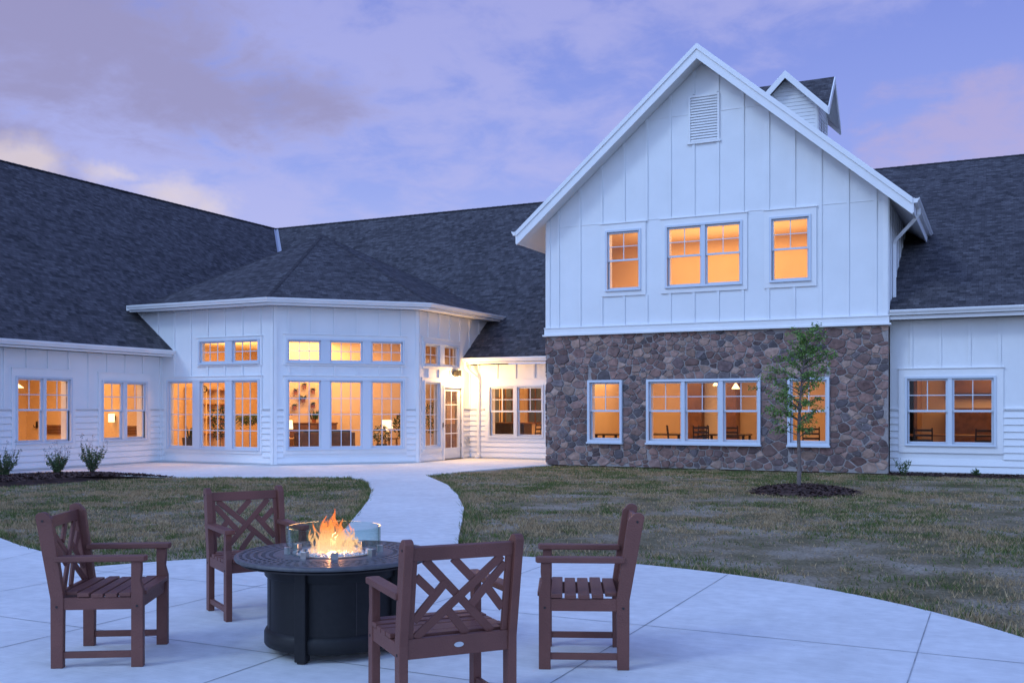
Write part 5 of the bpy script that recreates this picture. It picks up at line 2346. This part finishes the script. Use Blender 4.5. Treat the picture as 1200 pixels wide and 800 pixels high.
potted(p.x, p.y, 'snake', 'spiky plant in a pale pot standing on the long sideboard', 77, .08, .14, .34, z=1.05, potm=M['terra'])

mb = MB()
mb.box((-16.0, 27.6, .03), (-15.15, 27.7, 2.6), M['wood'])
mb.box((-15.75, 27.56, 1.0), (-15.45, 27.598, 1.7), M['woodpale'])
inb(mb.build('panelled_screen'))

# shelf with clock behind second bay pane
t = empty('shelf_unit', (-24.65, 26.6, .03), label='tall shelf unit with pale compartments behind the second bay pane', cat='shelf')
t.rotation_euler = (0, 0, R(90))
mb = MB(); mb.box((-.9, .25, 0), (.9, .3, 2.2), M['iceil']); mb.build('back_board', t)
for x in (-.9, -.3, .3, .86):
    mb = MB(); mb.box((x, -.1, 0), (x + .04, .25, 2.2), M['iceil']); mb.build('side_panel', t)
for z in (.1, .6, 1.1, 1.6, 2.1):
    for x in (-.86, -.26, .34):
        mb = MB(); mb.box((x, -.1, z), (x + .56 if x < .3 else x + .52, .25, z + .04), M['woodpale']); mb.build('shelf', t)


def clock(x, y, z, r_, face, lab):
    t = empty('wall_clock', (x, y, z), label=lab, cat='clock')
    mb = MB(); mb.lathe([(r_, 0), (r_ + .02, 0), (r_ + .02, .04), (r_, .04)], M['darkmetal'], n=28)
    o = mb.build('clock_rim', t, smooth=True); o.rotation_euler = (R(90), 0, 0)
    mb = MB(); mb.lathe([(.001, 0), (r_, 0), (r_, .02), (.001, .02)], face, n=28)
    o = mb.build('clock_face', t); o.rotation_euler = (R(90), 0, 0)
    mb = MB(); mb.box((-.006, -.03, 0), (.006, -.024, r_ * .8), M['darkmetal']); mb.box((0, -.036, -.005), (r_ * .6, -.031, .005), M['darkmetal']); mb.build('hand', t, merge=False)


clock(-.34, 29.46, 2.12, .15, M['paleware'], 'round pale wall clock high in the siding wing window')
clock(-22.55, 24.1, 2.1, .09, M['paleware'], 'small dark-rimmed clock behind the second tall bay pane')

# right wing: shelves, low wall, glowing hatch
mb = MB()
mb.box((-1.98, 27.8, .03), (-1.9, 29.5, 2.84), M['woodpale'])
mb.box((-1.2, 29.2, .03), (3.0, 29.45, 1.5), M['wood'])
mb.box((-1.2, 29.25, 1.9), (.1, 29.45, 2.4), M['wood'])
inb(mb.build('kitchen_fittings'))

# link room: desk and rear windows that show dusk beyond
t = empty('reception_desk', (-13.75, 28.3, .03), label='dark reception desk behind the first link window pane', cat='desk')
mb = MB(); mb.box((-.7, -.3, 0), (.5, .3, .98), DK); mb.build('desk_body', t, bevel=.01)
mb = MB(); mb.box((-.75, -.35, .98), (.55, .35, 1.02), M['wood']); mb.build('desk_top', t, bevel=.005)
mb = MB()
dusk = mat('dusk_seen_through_rear_pane', (.10, .12, .16), .1)
for y in (27.35, 28.75):
    mb.box((-14.33, y, 1.0), (-14.31, y + 1.05, 2.2), dusk)
    for zz in (1.0, 1.4, 1.8, 2.17):
        mb.box((-14.308, y, zz), (-14.28, y + 1.08, zz + .035), M['wood'])
    for yy in (0, .52, 1.04):
        mb.box((-14.279, y + yy, .98), (-14.25, y + yy + .035, 2.24), M['wood'])
for x in (-14.2, -13.5):
    mb.box((x, 30.37, 1.0), (x + .55, 30.395, 2.2), dusk)
    for zz in (1.0, 1.4, 1.8, 2.17):
        mb.box((x, 30.34, zz), (x + .55, 30.368, zz + .035), M['wood'])
    for xx in (0, .26, .52):
        mb.box((x + xx, 30.31, .98), (x + xx + .035, 30.339, 2.24), M['wood'])
inb(mb.build('rear_window', merge=False))
# left wing: wall grilles, sconce and coat hook on the end wall
for x0, x1 in ((-25.6, -24.8), (-22.4, -21.75)):
    mb = MB()
    for k in range(6):
        mb.box((x0, 20.70, .74 + k * .045), (x1, 20.74, .74 + k * .045 + .032), M['wood'])
    inb(mb.build('wall_grille', merge=False))
t = empty('wall_sconce', (-22.8, 20.68, 1.1), label='small pale lit sconce on the end wall inside the second left-wing window', cat='wall sconce')
mb = MB(); mb.box((-.09, -.09, 0), (.09, -.01, .24), M['shade']); mb.build('lamp_shade', t, bevel=.01)
mb = MB(); mb.box((-.05, -.01, .05), (.05, .05, .19), M['darkmetal']); mb.build('bracket', t)
t = empty('coat_hook', (-26.0, 20.70, 1.0), label='dark hook on the end wall inside the first left-wing window', cat='hook')
mb = MB(); mb.box((-.03, 0, -.10), (.03, .03, .10), M['darkmetal']); mb.build('plate', t)
mb = MB(); mb.tube([(0, 0, -.05), (0, -.08, -.07), (0, -.10, .0)], .012, M['darkmetal'], n=6); mb.build('hook', t)
